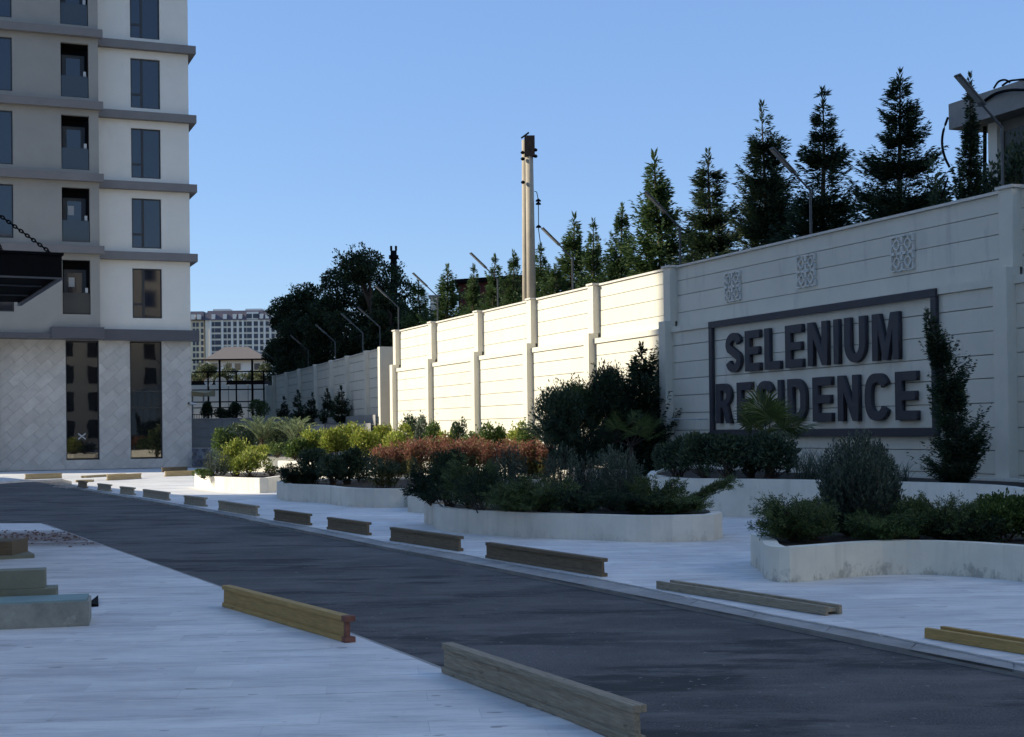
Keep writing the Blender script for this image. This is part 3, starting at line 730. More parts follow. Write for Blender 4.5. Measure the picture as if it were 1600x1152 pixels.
for row, z0, z1 in ((row1, 2.86, 3.76), (row2, 1.70, 2.61)):
    for ch, a, b in row:
        sa = wsz(Z7(a), 600, LN + dep)[0]; sb = wsz(Z7(b), 600, LN)[0]
        letter(ch, sa, sb, z0, z1, LN, dep)

# lattice ornaments
for (x0, x1, y0, y1, lab) in ((1133, 1156, 421, 475, 'pale plaster lattice ornament on the wall, nearest the pillar left of the sign'), (1246, 1273, 396, 451, 'pale plaster lattice ornament on the wall above the middle of the charcoal sign'), (1392, 1428, 366, 425, 'pale plaster lattice ornament on the wall above the right part of the sign')):
    sa, za = wsz(x0, y0, -.12); sb, zb_ = wsz(x1, y1, -.12)
    sm, zm = wsz((x0 + x1) / 2, (y0 + y1) / 2, -.12); hw = .34
    og = thing('lattice_ornament', lab, 'ornament', W(sm, -.15, zm), group='lattice ornaments above the sign')
    for i in (-1, 1):
        for j in (-1, 1):
            mb = MB(); cs, cz = sm + i * hw / 2, zm + j * hw / 2; u = hw / 2
            def bar(x0, z0, x1, z1, wd=.034, n0=-.15, n1=-.11):
                a = Vector((x0, z0)); b = Vector((x1, z1)); t = (b - a).normalized(); q = Vector((-t.y, t.x)) * wd / 2
                P = [a + q, a - q, b - q, b + q]
                mb.hexa([W(cs + p.x * u, n0, cz + p.y * u) for p in P], [W(cs + p.x * u, n1, cz + p.y * u) for p in P])
            k = .62
            wb = .17
            for (sx, sz) in ((1, 1), (1, -1), (-1, 1), (-1, -1)):
                bar(.92 * sx, .18 * sz, .92 * sx, .92 * sz, wb, n1=-.095); bar(.90 * sx, .92 * sz, .30 * sx, .92 * sz, wb, n1=-.093)
                bar(.50 * sx, .20 * sz, .20 * sx, .50 * sz, wb * .9, n1=-.104); bar(.50 * sx, .20 * sz, .50 * sx, 0, wb * .85, n1=-.103); bar(.20 * sx, .50 * sz, 0, .50 * sz, wb * .85, n1=-.1035)
            bar(.5, 0, 1.0, 0, wb * .7, n1=-.112); bar(-.5, 0, -1.0, 0, wb * .7, n1=-.112); bar(0, .5, 0, 1, wb * .7, n1=-.113); bar(0, -.5, 0, -1, wb * .7, n1=-.113)
            mb.build('lattice_tile', M['ornament'], og)

# small wall bracket lamps and hose-like conduits beside the sign
t = thing('wall_rod', 'thin grey rod sticking out of wall right of the tall leaning cypress', 'rod', W(wsz(1540, 700)[0], 0, 1))
mb = MB(); a = D(1513, 671, 24.2); b = D(1536, 694, 24.6); mb.tube([a, b], .022, 6); mb.build('rod', M['steel'], t)
t = thing('wall_rod', 'thin pale rod lying level against the wall pillar left of the sign', 'rod', W(wsz(1070, 656)[0], 0, 1))
mb = MB(); s0 = wsz(1044, 654, .25)[0]; s1 = wsz(1092, 657, .25)[0]; mb.tube([W(s0, .26, 1.83), W(s1, .26, 1.80)], .02, 6); mb.tube([W(s1, .26, 1.80), W(s1, 0, 1.80)], .02, 6); mb.build('rod', M['lampface'], t)

# ------------------------------------------------------------------ wall lamps
lamps = [(1567, 290, 222, 1.15, 'lamp on the wall top at the right edge before grey building'), (1267, 362, 296, 1, 'lamp on the wall top before the dark conifers, above the middle ornament'),
         (1063, 412, 363, 1, 'lamp on the wall top by the pillar left of the sign'), (895, 455, 410, 1, 'lamp on the wall top next right of the double utility pole'),
         (778, 480, 440, 1, 'lamp on the wall top before the red building'), (684, 503, 465, 1, 'lamp on the lit wall in front of the small white hut'),
         (623, 520, 487, 1, 'lamp at the far end of the sunlit wall, against the dark tree'), ]
lampsf = [(594, 545, 515, 'lamp just beyond the wall bend, first on the shaded far wall'), (567, 556, 527, 'second lamp past the bend on the shaded far wall'), (524, 566, 541, 'third lamp past the bend on the shaded far wall'),
          (482, 573, 552, 'fourth lamp past the bend on the shaded far wall'), (431, 585, 566, 'farthest lamp on the far wall, beside the end block')]
def lamp(name, label, T, s, z0, nb, hp=.95):
    o = thing(name, label, 'lamp', T(s, nb, z0), group='slanted arm lamps along the wall')
    mb = MB(); mb.tube([T(s, nb, z0 - .3), T(s, nb, z0 + hp)], .028, 8); mb.build('pole', M['steel'], o)
    mb = MB(); mb.tube([T(s, nb, z0 + hp - .02), T(s, nb + .50, z0 + hp + .42)], .022, 8); mb.build('arm', M['steel'], o)
    mb = MB(); a = Vector(T(s, nb + .40, z0 + hp + .34)); b = Vector(T(s, nb + .96, z0 + hp + .83)); dr = (b - a).normalized()
    al = Vector((T(1, 0, 0)[0] - T(0, 0, 0)[0], T(1, 0, 0)[1] - T(0, 0, 0)[1], 0)); up = dr.cross(al).normalized(); 
    if up.z < 0: up = -up
    def bx(a, b, wd, th, off):
        mb.hexa([a + al * wd + up * off, a - al * wd + up * off, a - al * wd + up * (off + th), a + al * wd + up * (off + th)], [b + al * wd + up * off, b - al * wd + up * off, b - al * wd + up * (off + th), b + al * wd + up * (off + th)])
    bx(a, b, .08, .04, -.02); h = mb.build('lamp_head', M['steel'], o, bevel=.01)
    mb = MB(); bx(a + dr * .10, b - dr * .04, .06, .006, -.027); mb.build('diffuser', M['lampglass'], h)
for px, py, pe, hs, lab in lamps:
    s, z = wsz(px, py, -.3); lamp('wall_lamp', 'grey slanted-arm ' + lab, W, s, ZT + .03, -.3, 1.0 * hs)
for px, py, pe, lab in lampsf:
    s, z = plane(px, py, FP, FD, FN, -.25); lamp('wall_lamp', 'grey slanted-arm ' + lab, F, s, fz, -.25, 1.0)

# ------------------------------------------------------------------ main apartment building (left)
BC = Vector((G(300, 730.5).x, G(300, 730.5).y)); 
def B(t, b, z): p = BC + WN * t + WD * b; return (p.x, p.y, z)
def btz(px, py, b=0.0): return plane(px, py, BC, WN, WD, b)
bld = thing('apartment_building', 'tall apartment block at left with white and grey upper floors over stone ground floor', 'building', B(5, 5, 0))
def opening_wall(name, t0, t1, z0, z1, ops, b0, b1, mat, parent):
    ts = sorted({t0, t1, *[v for o in ops for v in o[:2]]}); zs = sorted({z0, z1, *[v for o in ops for v in o[2:]]}); mb = MB()
    for i in range(len(ts) - 1):
        for j in range(len(zs) - 1):
            ct, cz = (ts[i] + ts[i + 1]) / 2, (zs[j] + zs[j + 1]) / 2
            if any(o[0] < ct < o[1] and o[2] < cz < o[3] for o in ops): continue
            mb.box(ts[i], b0, zs[j], ts[i + 1], b1, zs[j + 1], B)
    return mb.build(name, mat, parent)
FH = 3.3; GZ = -1.1
TOPZ = 46
T155 = btz(155, 300)[0]; TEND = 15.0
# ground floor
g1 = (btz(155, 620)[0], btz(103, 620)[0]); g2 = (btz(253.5, 620)[0], btz(203.5, 620)[0]); gops = [(g1[0], g1[1], .45, 5.98), (g2[0], g2[1], .45, 5.98)]
opening_wall('ground_floor_wall', 0, 8.9, 0, 6.0, gops, .03, .35, M['fjoint'], bld)
def facade_tiles():
    ang = R(42); tw, th = .80, .42; g = .006; ca, sa = math.cos(ang), math.sin(ang); rng = random.Random(2)
    cols = [(0.0, g2[0]), (g2[1], g1[0]), (g1[1], 8.9)]; regs = [(a, b, 0.02, 5.99) for a, b in cols] + [(g2[0], g2[1], .02, .45), (g1[0], g1[1], .02, .45)]
    pieces = []
    for (a, b, z0, z1) in regs:
        P = [(a, z0), (b, z0), (b, z1), (a, z1)]
        for j in range(-30, 40):
            off = (j % 2) * tw / 2
            for i in range(-30, 40):
                x0, y0 = i * tw + off, j * th
                c = [(x0 + g, y0 + g), (x0 + tw - g, y0 + g), (x0 + tw - g, y0 + th - g), (x0 + g, y0 + th - g)]
                c = [(-(x * ca - y * sa) + 4, x * sa + y * ca) for x, y in c]; c = ccw(c)
                q = clip(P, c)
                if len(q) >= 3 and area(q) > .002: pieces.append(q)
    pieces.sort(key=lambda q: -area(q)); rest = MB()
    for k, q in enumerate(pieces):
        mb = MB() if k < 295 else rest; d = rng.uniform(-.003, .003)
        mb.hexa([B(x, .03, z) for x, z in q], [B(x, d, z) for x, z in q])
        if k < 295: mb.build('stone_tile', M['ftile'], bld)
    if rest.v: tag(rest.build('stone_tiles', M['ftile'], bld), kind='stuff')
facade_tiles()
for (a, b), bars in ((g1, ()), (g2, (3.62, 2.85))):
    fr = MB(); f = .05
    fr.box(a, .16, .45, a + f, .24, 5.98, B); fr.box(b - f, .16, .45, b, .24, 5.98, B); fr.box(a + f, .162, .45, b - f, .238, .45 + f, B); fr.box(a + f, .162, 5.98 - f, b - f, .238, 5.98, B)
    for z in bars: fr.box(a + f, .165, z - .03, b - f, .235, z + .03, B)
    wnd = fr.build('ground_window', M['frame'], bld)
    zz = [.50] + sorted(z for z in bars) + [5.93]
    for k in range(len(zz) - 1):
        mb = MB(); mb.box(a + f, .20, zz[k] + .03, b - f, .215, zz[k + 1] - .03, B); mb.build('pane', M['glassw'], wnd)
# crossed white tape on the left tall window
tp = thing('tape_cross', 'small white tape cross stuck on the left tall ground-floor window', 'tape', B(btz(128, 682)[0], .18, 1.5))
tc_, tz_ = btz(128, 682, .19)
for sgn in (1, -1):
    mb = MB(); dx, dz = .17, .13 * sgn; q = .035
    P = [(-dx, -dz - q), (dx, dz - q), (dx, dz + q), (-dx, -dz + q)]
    mb.hexa([B(tc_ + p[0], .197, tz_ + p[1]) for p in P], [B(tc_ + p[0], .192 - .003 * sgn, tz_ + p[1]) for p in P]); mb.build('tape_strip', M['lampface'], tp)
# dark fascia band made of cladding panels
fs0 = btz(80, 520, -1.3)[0]
for i, (a, b) in enumerate(((-.35, 1.9), (1.91, 4.1), (4.11, fs0))):
    mb = MB(); mb.box(a, -.36 if i < 2 else -1.42, 5.99, b, .1, 6.50, B); mb.build('fascia_panel', M['fascia'], bld)
mb = MB(); mb.box(fs0 + .01, -1.36, 5.99, TEND, .1, 6.22, B); mb.build('fascia_panel', M['fascia'], bld)
mb = MB(); mb.box(8.9, -1.2, 0, TEND, .4, 5.98, B); mb.build('ground_floor_wall', M['fjoint'], bld)
# white section
wt = (btz(252, 350)[0], btz(206, 350)[0]); wops = []; nfl = 12
for k in range(-1, nfl): wops.append((wt[0], wt[1], 10.36 + FH * k, 12.70 + FH * k))
opening_wall('white_wall', 0, T155, 6.50, TOPZ, wops, 0, .4, M['white_upper'], bld)
mb = MB(); mb.box(.0, .401, 0, TEND, 30, TOPZ - .01, B); mb.build('building_core', M['grey_upper'], bld)
def window(a, b, z0, z1, bf, mull=.36, sill=.28):
    fr = MB(); f = .06
    fr.box(a, bf, z0, a + f, bf + .07, z1, B); fr.box(b - f, bf, z0, b, bf + .07, z1, B); fr.box(a + f, bf + .002, z0, b - f, bf + .068, z0 + f, B); fr.box(a + f, bf + .002, z1 - f, b - f, bf + .068, z1, B)
    m = b - (b - a) * mull - .03; fr.box(m - .055, bf - .004, z0 + f, m + .055, bf + .066, z1 - f, B); zm = z0 + (z1 - z0) * sill; fr.box(m + .055, bf + .004, zm - .05, b - f, bf + .064, zm + .05, B)
    o = fr.build('window', M['frame'], bld)
    for (p, q, u, v) in ((a + f, m - .055, z0 + f, z1 - f), (m + .055, b - f, z0 + f, zm - .05), (m + .055, b - f, zm + .05, z1 - f)):
        mb = MB(); mb.box(p, bf + .03, u, q, bf + .045, v, B); mb.build('pane', M['glass'], o)
for o in wops: window(*o, .10)
for k in range(0, nfl):
    z = 9.77 + FH * k
    mb = MB(); mb.box(-.32, -.32, z, T155 + .05, -.001, z + .37, B); mb.box(-.32, -.001, z, -.001, 5, z + .37, B); mb.build('floor_band', M['band'], bld)
# grey section, standing proud
ba = (btz(140, 300, GZ)[0], btz(96.5, 300, GZ)[0]); la = (btz(20.5, 300, GZ)[0], btz(20.5, 300, GZ)[0] + 1.9)
gops2 = []; zb0 = btz(118, 378, GZ)[1]; zb1 = btz(118, 293, GZ)[1]; zl0 = btz(18, 372, GZ)[1]; zl1 = btz(18, 288, GZ)[1]
for k in range(-1, nfl):
    gops2.append((ba[0], ba[1], zb0 + FH * k, zb1 + FH * k)); gops2.append((la[0], la[1], zl0 + FH * k, zl1 + FH * k))
GE = btz(155, 300, GZ)[0]
opening_wall('grey_wall', GE, TEND, 6.23, TOPZ, gops2, GZ, GZ + .25, M['grey_upper'], bld)
for k in range(-1, nfl):
    z0, z1 = zb0 + FH * k, zb1 + FH * k; a, b = ba
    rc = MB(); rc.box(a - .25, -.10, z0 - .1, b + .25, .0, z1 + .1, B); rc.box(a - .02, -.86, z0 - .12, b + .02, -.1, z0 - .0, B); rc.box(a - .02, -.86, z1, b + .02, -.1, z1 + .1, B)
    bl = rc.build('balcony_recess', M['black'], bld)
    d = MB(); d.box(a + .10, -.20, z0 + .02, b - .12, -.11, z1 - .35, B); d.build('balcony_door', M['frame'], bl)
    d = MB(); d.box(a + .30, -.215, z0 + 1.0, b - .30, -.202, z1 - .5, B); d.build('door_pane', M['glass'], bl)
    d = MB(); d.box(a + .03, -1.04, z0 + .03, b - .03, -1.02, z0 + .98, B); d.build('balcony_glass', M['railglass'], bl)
    if k in (-1, 0): d = MB(); d.box(a + .62, -.235, z1 - 1.15, a + .88, -.22, z1 - .72, B); d.build('paper_notice', M['lampface'], bl)
    d = MB(); d.box(a + .10, -.99, z0 + 1.0, a + .22, -.9, z0 + 1.22, B); d.build('wall_light', M['lampface'], bl)
    z0, z1 = zl0 + FH * k, zl1 + FH * k; window(la[0], la[1], z0, z1, GZ + .08, .3)
for k in range(0, nfl):
    z = btz(155, 396, -1.4)[1] + FH * k - .02
    mb = MB(); mb.box(GE - .18, GZ - .32, z, TEND, GZ - .001, z + .36, B); mb.build('floor_band', M['band'], bld)
# small camera on corner
t = thing('corner_camera', 'tiny white security camera on the right corner of stone ground floor', 'camera', B(-.02, .2, 3.9))
mb = MB(); z = btz(300, 632)[1]; mb.box(.05, -.12, z, .17, -.005, z + .1, B); mb.build('bracket', M['frame'], t)
mb = MB(); mb.tube([B(.1, -.10, z + .05), B(-.22, -.16, z + .02)], .05, 8); mb.build('body', M['lampface'], t)

# ------------------------------------------------------------------ unseen blocks added for shade, bounced light and reflections; entrance block and canopy
def hexblock(mb, P, z0, z1): mb.prism(P, z0, z1)
def off_tower(E, TH, depth, width, lab, side=1):
    t_ = thing('shade_tower', lab, 'building', (E.x, E.y, 0))
    mb = MB(); mb.prism([tuple(p) for p in (E, E - WD * depth, E - WD * depth + WN * width, E + WN * width)], 0, TH); mb.build('wall', M['white_upper'], t_)
    nf = int((TH - 6) / 3.3)
    for k in range(nf + 1):
        z = 6.4 + k * 3.3
        mb = MB(); P = [E - WN * .25 + WD * .25, E - WD * depth - WN * .25, E - WD * depth, E + WD * .25]; mb.prism([tuple(p) for p in P], z, min(z + .36, TH + .1)); mb.build('floor_band', M['band'], t_)
        for j in range(int(depth / 4.2) - 1):
            c = E - WD * (3 + j * 4.2) - WN * .01; c2 = c - WD * 1.5
            if k < nf: mb = MB(); mb.prism([tuple(p) for p in (c, c2, c2 - WN * .03, c - WN * .03)], z + .6, z + 2.9); mb.build('window', M['glass'], t_)
XE = -62.0
off_tower(Vector((XE, 36.0 + .0702 * (3.7 - XE))), 56, 84, 20, 'unseen tall tower set far beyond the left edge to shade the near yard')  # unseen tower, placed and sized to throw the shade over the yard
eb = thing('entrance_building', 'low entrance block beyond the left edge that carries the black canopy', 'building', (-14, 15, 0))
E0 = Vector((-9.6, 16.2)); e0 = Vector((-13.0, 24.6)) 
mb = MB(); mb.prism([tuple(p) for p in (E0 - WD * 9, e0, e0 + WN * 9, E0 - WD * 9 + WN * 9)], 0, 7.2); mb.build('wall', M['white_upper'], eb)
bb = thing('opposite_building', 'unseen housing block added behind the camera for window reflections', 'building', (20, -48, 0))
mb = MB(); mb.prism([(-8, -50), (70, -62), (72, -48), (-6, -36)], 0, 26); mb.build('wall', M['white_upper'], bb)  # unseen block added for the windows to reflect
rbk = thing('bounce_block', 'unseen housing block added beyond the right edge to bounce warm sunlight', 'building', (30, 0, 0))
mb = MB(); c0_ = Vector(W(-14, -13, 0)[:2]); mb.prism([tuple(p) for p in (c0_, c0_ - WD * 75, c0_ - WD * 75 - WN * 15, c0_ - WN * 15)], 0, 40); mb.build('wall', M['white_upper'], rbk)  # unseen block added to bounce warm sunlight into the yard
for k in range(10):
    for j in range(15):
        c = c0_ - WD * (3 + j * 4.8) + WN * .02; c2 = c - WD * 1.8
        mb = MB(); mb.prism([tuple(p) for p in (c, c2, c2 + WN * .05, c + WN * .05)], 5.6 + k * 3.4, 7.4 + k * 3.4); mb.build('window', M['glass'], rbk)
ex = Vector((78, -12)).normalized(); ny = Vector((-ex.y, ex.x))
for k in range(7):
    for j in range(17):
        c = Vector((-6, -36)) + ex * (3 + j * 4.4) + ny * .02; c2 = c + ex * 2.2
        mb = MB(); mb.prism([tuple(p) for p in (c, c2, c2 + ny * .05, c + ny * .05)], 1.2 + k * 3.5, 3.5 + k * 3.5); mb.build('window', M['glass'], bb)
wg = thing('shade_wing', 'unseen low wing added beyond the left edge to shade the near yard', 'building', (-25, 45, 0))
off = SAZ * (8.0 / math.tan(SUN_EL)); q0 = Vector((-7.0, 34.2)) + Vector(off); q1 = Vector((-19.6, 54.4)) + Vector(off)  # unseen wing added; footprint shifted sunward so its shadow edge lands in the yard
mb = MB(); mb.prism([tuple(p) for p in (q0, q1, q1 + Vector((-10, 0)), q0 + Vector((-10, 1)))], 0, 8.0); mb.build('wall', M['white_upper'], wg)

cz = 3.5; c_nr = D(97, 434, 17.0); c_fr = c_nr.xy + (D(32, 475, 20.4).xy - c_nr.xy)
dirf = (c_fr - c_nr.xy); lenf = dirf.length; dirf.normalize(); dl = Vector((-dirf.y, dirf.x)); cz = c_nr.z
cn = thing('entrance_canopy', 'flat black steel entrance canopy hung on chains at the left edge', 'canopy', (c_nr.x, c_nr.y, cz))
def C(a, b, z): p = c_nr.xy + dl * a + dirf * b; return (p.x, p.y, z)
mb = MB(); mb.box(0, 0, cz, 7, .04, cz + .27, C); mb.box(0, .04, cz, .04, lenf, cz + .27, C); mb.build('fascia', M['black'], cn)
mb = MB(); mb.box(.04, .04, cz + .03, 7, lenf, cz + .20, C); mb.build('soffit', M['soffit'], cn)
mb = MB(); mb.box(-.02, -.03, cz + .27, 7, lenf, cz + .30, C); mb.build('roof_sheet', M['black'], cn)
mb = MB(); mb.box(-.012, -.012, cz - .02, 7, .02, cz - .001, C); mb.box(-.012, .02, cz - .02, .05, lenf, cz - .001, C); mb.build('edge_trim', M['fascia'], cn)
for b_ in (1.3, 2.6): mb = MB(); mb.box(.05, b_, cz + .012, 7, b_ + .03, cz + .029, C); mb.build('soffit_rib', M['fascia'], cn)
def chain(p0, p1, label):
    o = thing('chain', label, 'chain', p0, group='chains holding the canopy'); d = p1 - p0; L = d.length; d.normalize(); n = int(L / .052)
    q = d.to_track_quat('X', 'Z'); V = []; 
    base = MB(); K = 12; rr = .0085
    pts = []
    for k in range(K):
        a = 2 * math.pi * k / K; pts.append(Vector((.036 * math.cos(a), .017 * math.sin(a), 0)))
    for i in range(K):
        p, qn = pts[i], pts[(i + 1) % K]; base.tube([p, qn], rr, 4, False)
    me = tmesh('chain_link', base, M['black'])
    for i in range(min(n, 290)):
        l = bpy.data.objects.new('chain_link', me); COL.objects.link(l); m = Matrix.Translation(p0 + d * (i + .5) * L / n) @ q.to_matrix().to_4x4() @ Matrix.Rotation((i % 2) * math.pi / 2 + .3, 4, 'X')
        l.parent = o; l.matrix_parent_inverse = mat_of(o).inverted(); l.matrix_basis = m
a0 = Vector(C(.12, .05, cz + .30)); e1 = D(0, 337, a0.y + .2); dv = (e1 - a0); chain(a0, a0 + dv * 3.0, 'black chain from the near corner of the canopy rising off the left edge')
a0 = D(15, 396, 18.6); a0.z = cz + .30; e1 = D(0, 385, 18.9); dv = (e1 - a0); chain(a0, a0 + dv.normalized() * 4.5, 'shorter visible black chain behind the first, above canopy roof')

# ------------------------------------------------------------------ planters
def smooth(P, n=3):
    for _ in range(n):
        Q = []
        for i in range(len(P)):
            a, b = P[i], P[(i + 1) % len(P)]; Q += [a.lerp(b, .25), a.lerp(b, .75)]
        P = Q
    return P
def offset(P, d):
    out = []
    for i in range(len(P)):
        t = (P[(i + 1) % len(P)] - P[i - 1]).normalized(); out.append(P[i] + Vector((-t.y, t.x)) * d)
    return out
def planter(label, front, back, h, mat='planter', sm=1, th=.16):
    P = [Vector(p[:2]) for p in front] + [Vector(p[:2]) for p in back]
    s = sum(P[i - 1].x * P[i].y - P[i].x * P[i - 1].y for i in range(len(P)))
    if s < 0: P = P[::-1]
    P = smooth(P, sm); I = offset(P, th); n = len(P); c = sum(P, Vector((0, 0))) / n
    o = thing('planter', label, 'planter', (c.x, c.y, 0))
    mb = MB(); mb.v = [(p.x, p.y, -.004) for p in P] + [(p.x, p.y, h) for p in P] + [(p.x, p.y, h) for p in I] + [(p.x, p.y, h - .2) for p in I]
    for i in range(n):
        j = (i + 1) % n
        for k in range(3): mb.f.append((k * n + i, k * n + j, (k + 1) * n + j, (k + 1) * n + i))
    mb.build('planter_wall', M[mat], o)
    me = bpy.data.meshes.new('soil'); bm = bmesh.new(); bm.faces.new([bm.verts.new((p.x, p.y, h - .045)) for p in offset(P, th * .9)]); bm.normal_update(); bmesh.ops.triangulate(bm, faces=bm.faces[:]); bm.to_mesh(me); bm.free(); me.materials.append(M['soil'])
    s_ = put('soil', me, o)
    for f in me.polygons: pass
    return o
def off2(P, dx, dy): return [Vector((p.x + dx, p.y + dy)) for p in P]
def GH(px, py, h): return G(px, py, h)     # from the rim line
p1 = [G(306, 763), G(340, 768), G(378, 769.5), G(415, 771), G(431, 768)]
planter('small sunlit cream planter with yellow-green shrubs, leftmost of the yard', p1, [Vector((p1[-1].x + .3, 42)), Vector((-7.2, 43.6)), Vector((p1[0].x - .3, 42.5))], .40)
p2 = [G(442, 783), G(472, 784.5), G(505, 786), G(540, 792), G(600, 794), G(642, 793)]
planter('shaded wavy grey-white planter between sunlit small planter and big central one', p2, [Vector((-1.0, 31.5)), Vector((-.6, 36.5)), Vector((-5.0, 36.8)), Vector((-6.0, 35.5))], .40)
p4 = [G(675, 819), G(684, 829), G(719, 833), G(785, 838), G(860, 842), G(918, 844), G(1000, 847.5), G(1067, 847), G(1132, 844)]
planter('large central cream planter filled with dark junipers and rosemary', p4, [Vector((p4[-1].x + .1, 21.4)), Vector((1.6, 23.2)), Vector((-.9, 24.6)), Vector((-1.6, 24.6))], .37)
p3 = [G(637, 800), G(660, 802), G(700, 804)]
planter('small plain planter corner peeking left of the large central planter', p3, [Vector((-.2, 30.8)), Vector((-2.1, 30.8))], .37, sm=0)
r6 = .36
p6 = [G(1190, 893), G(1196, 907), G(1225, 911), G(1262, 908.5), G(1337, 901), G(1394, 897.5), G(1487, 899), G(1600, 909), G(1800, 932)]
planter('worn cream planter at right front with stained curved face', p6, [Vector((8.4, 15.6)), Vector((4.2, 17.6)), Vector((2.75, 16.6))], r6, 'planter_dirty')
h7 = .68
p7 = [GH(1000, 740, h7), GH(1049, 747.5, h7), GH(1150, 748.5, h7), GH(1262, 750, h7), GH(1401, 753, h7), GH(1500, 755.5, h7), GH(1562, 759, h7), GH(1600, 765, h7), GH(1660, 776, h7)]
p7b = [W(-3, .22, 0), W(5, .22, 0), W(11.0, .22, 0)]
planter('long raised white planter running below the charcoal letter sign', p7, [Vector(p[:2]) for p in p7b], h7)
p5 = [G(598, 768.5), G(613, 769.5), G(655, 770), G(760, 770), G(850, 770)]
planter('white rectangular sunlit planter holding the red shrubs', p5, [Vector((1.6, 39.6)), Vector((-3.6, 40.6))], .34, sm=0)
h8 = .65
p8 = [GH(434, 720, h8), GH(500, 720.5, h8), GH(600, 721, h8)]
planter('tall sunlit white planter holding the yellow-green hedge shrubs', p8, [Vector((-3.6, 51.5)), Vector((-7.6, 51.5))], h8, sm=0)
p9 = [GH(372, 714, h8), GH(420, 714, h8), GH(452, 714, h8)]
planter('sunlit white planter with the feather palms, farthest left', p9, [Vector((-8.4, 58.5)), Vector((-10.6, 58.5))], h8, sm=0)
pX = [W(11.6, 1.9, 0), W(17, 2.1, 0), W(24, 2.3, 0), W(34, 2.4, 0)]
planter('long planter bed along the foot of the sunlit wall', [Vector(p[:2]) for p in pX], [Vector(W(34, .24, 0)[:2]), Vector(W(11.6, .24, 0)[:2])], .60, sm=0)

# ------------------------------------------------------------------ plants
cnt = [0]
def P_(kind, px, Y, ztop_y, label, name='shrub', cat='shrub', base=.33, mesh=None, wpx=None, rz=None, group=None, dx=0):
    """place a plant at pixel column px and depth Y; its height comes from the picture row of its top"""
    cnt[0] += 1
    top = D(px, ztop_y, Y); h = top.z - base
    wdt = (wpx or 40) * Y / FPX
    return Vector((top.x, Y, base)), h, wdt, (rz if rz is not None else cnt[0] * 1.3)
def shrub(fn, px, Y, ytop, wpx, label, base=.33, name='shrub', cat='shrub', group=None, rz=None, **k):
    loc, h, wd, r = P_(fn, px, Y, ytop, label, base=base, wpx=wpx, rz=rz)
    h *= 1.0 if fn is needles else 1.1
    m, s = fn(cnt[0] * 7 + 3, wd, h, **k)
    return plant(name, label, cat, loc, m, s, 'stems', 'foliage', r, 1.0, group)
# sunlit small planter
shrub(needles, 338, 39.9, 700, 44, 'grey-green rosemary in the small sunlit planter', base=.35, name='rosemary', mat='l_rosem', shoots=110, per=30, leaf=.05, lw=.2)
shrub(blob, 368, 40.6, 694, 44, 'tall yellow shrub in the middle of the small sunlit planter', base=.35, mat='l_yell', n=2000, leaf=.09, spike=.15)
shrub(blob, 392, 39.9, 708, 52, 'wide yellow-green shrub at the right of the small sunlit planter', base=.35, mat='l_yell', n=2400, leaf=.085, spike=.1)
shrub(blob, 318, 39.6, 735, 26, 'low green shrub at the left end of small sunlit planter', base=.35, mat='l_green', n=700, leaf=.07)
shrub(blob, 425, 40.0, 728, 24, 'sparse reddish twiggy plant at right end of the small sunlit planter', base=.35, mat='l_olive', n=240, leaf=.07)
# shaded wavy planter
shrub(juniper, 468, 33.6, 722, 52, 'dark juniper spilling left over the shaded wavy planter', mat='l_conifer', nb=34, leaf=.09)
shrub(blob, 490, 34.0, 706, 50, 'dark leafy shrub second from left in the shaded wavy planter', mat='l_dark', n=1800, leaf=.09)
shrub(blob, 521, 32.8, 716, 46, 'dense dark shrub in the middle of the shaded wavy planter', mat='l_dark', n=1900, leaf=.08)
shrub(blob, 542, 33.4, 704, 46, 'tall dark laurel behind the middle of the shaded wavy planter', mat='l_dark', n=1700, leaf=.1)
shrub(stalky, 570, 31.9, 706, 44, 'x', topmat='l_dark') if False else None
def stalk(px, Y, ytop, wpx, label, topm, lowm, n=26, base=.33, leaf=.05, name='shrub', group=None):
    loc, h, wd, r = P_(None, px, Y, ytop, label, base=base, wpx=wpx)
    a, b, s = stalky(cnt[0] * 5 + 1, wd, h, topm, lowm, n, leaf)
    t = plant(name, label, 'shrub', loc, a, s, 'stems', 'foliage', r, 1.0, group)
    q = bpy.data.objects.new('lower_foliage', b); COL.objects.link(q); q.parent = t; return t
stalk(570, 34.6, 704, 46, 'dark open shrub with bare stems in the shaded wavy planter', 'l_dark', 'l_dark', 16, leaf=.08)
stalk(602, 31.2, 722, 50, 'loose leafy dark shrub at the right end of the shaded wavy planter', 'l_dark', 'l_olive', 12, leaf=.08)
# feather palms and their neighbours
for k, (px, Y, s, lab) in enumerate(((409, 56.2, 1.0, 'pale feather palm, left of the two above the sunlit planters'), (461, 53.0, .95, 'pale feather palm, right of the two, behind the yellow-green shrubs'))):
    m, st = featherpalm(30 + k); plant('feather_palm', lab, 'palm', (D(px, 700, Y).x, Y, .6), m, st, 'trunk', 'fronds', k * 1.2, s, 'feather palms in the yard')
shrub(blob, 350, 58, 671, 34, 'sunlit yellow-green bush edge behind the small sunlit planter', base=.3, mat='l_green', n=1800, leaf=.12)
shrub(blob, 385, 58.5, 668, 60, 'dark rounded bush behind the left feather palm', base=.3, mat='l_dark', n=2600, leaf=.12)
shrub(blob, 433, 57.5, 664, 60, 'very dark rounded bush between the two feather palms', base=.6, mat='l_dark', n=3000, leaf=.12)
shrub(blob, 400, 55.6, 697, 44, 'low yellow-green shrub under the left feather palm', base=.62, mat='l_yell', n=1200, leaf=.09)
shrub(blob, 432, 55.4, 694, 28, 'pale green upright shrub between the palms', base=.62, mat='l_green', n=900, leaf=.09)
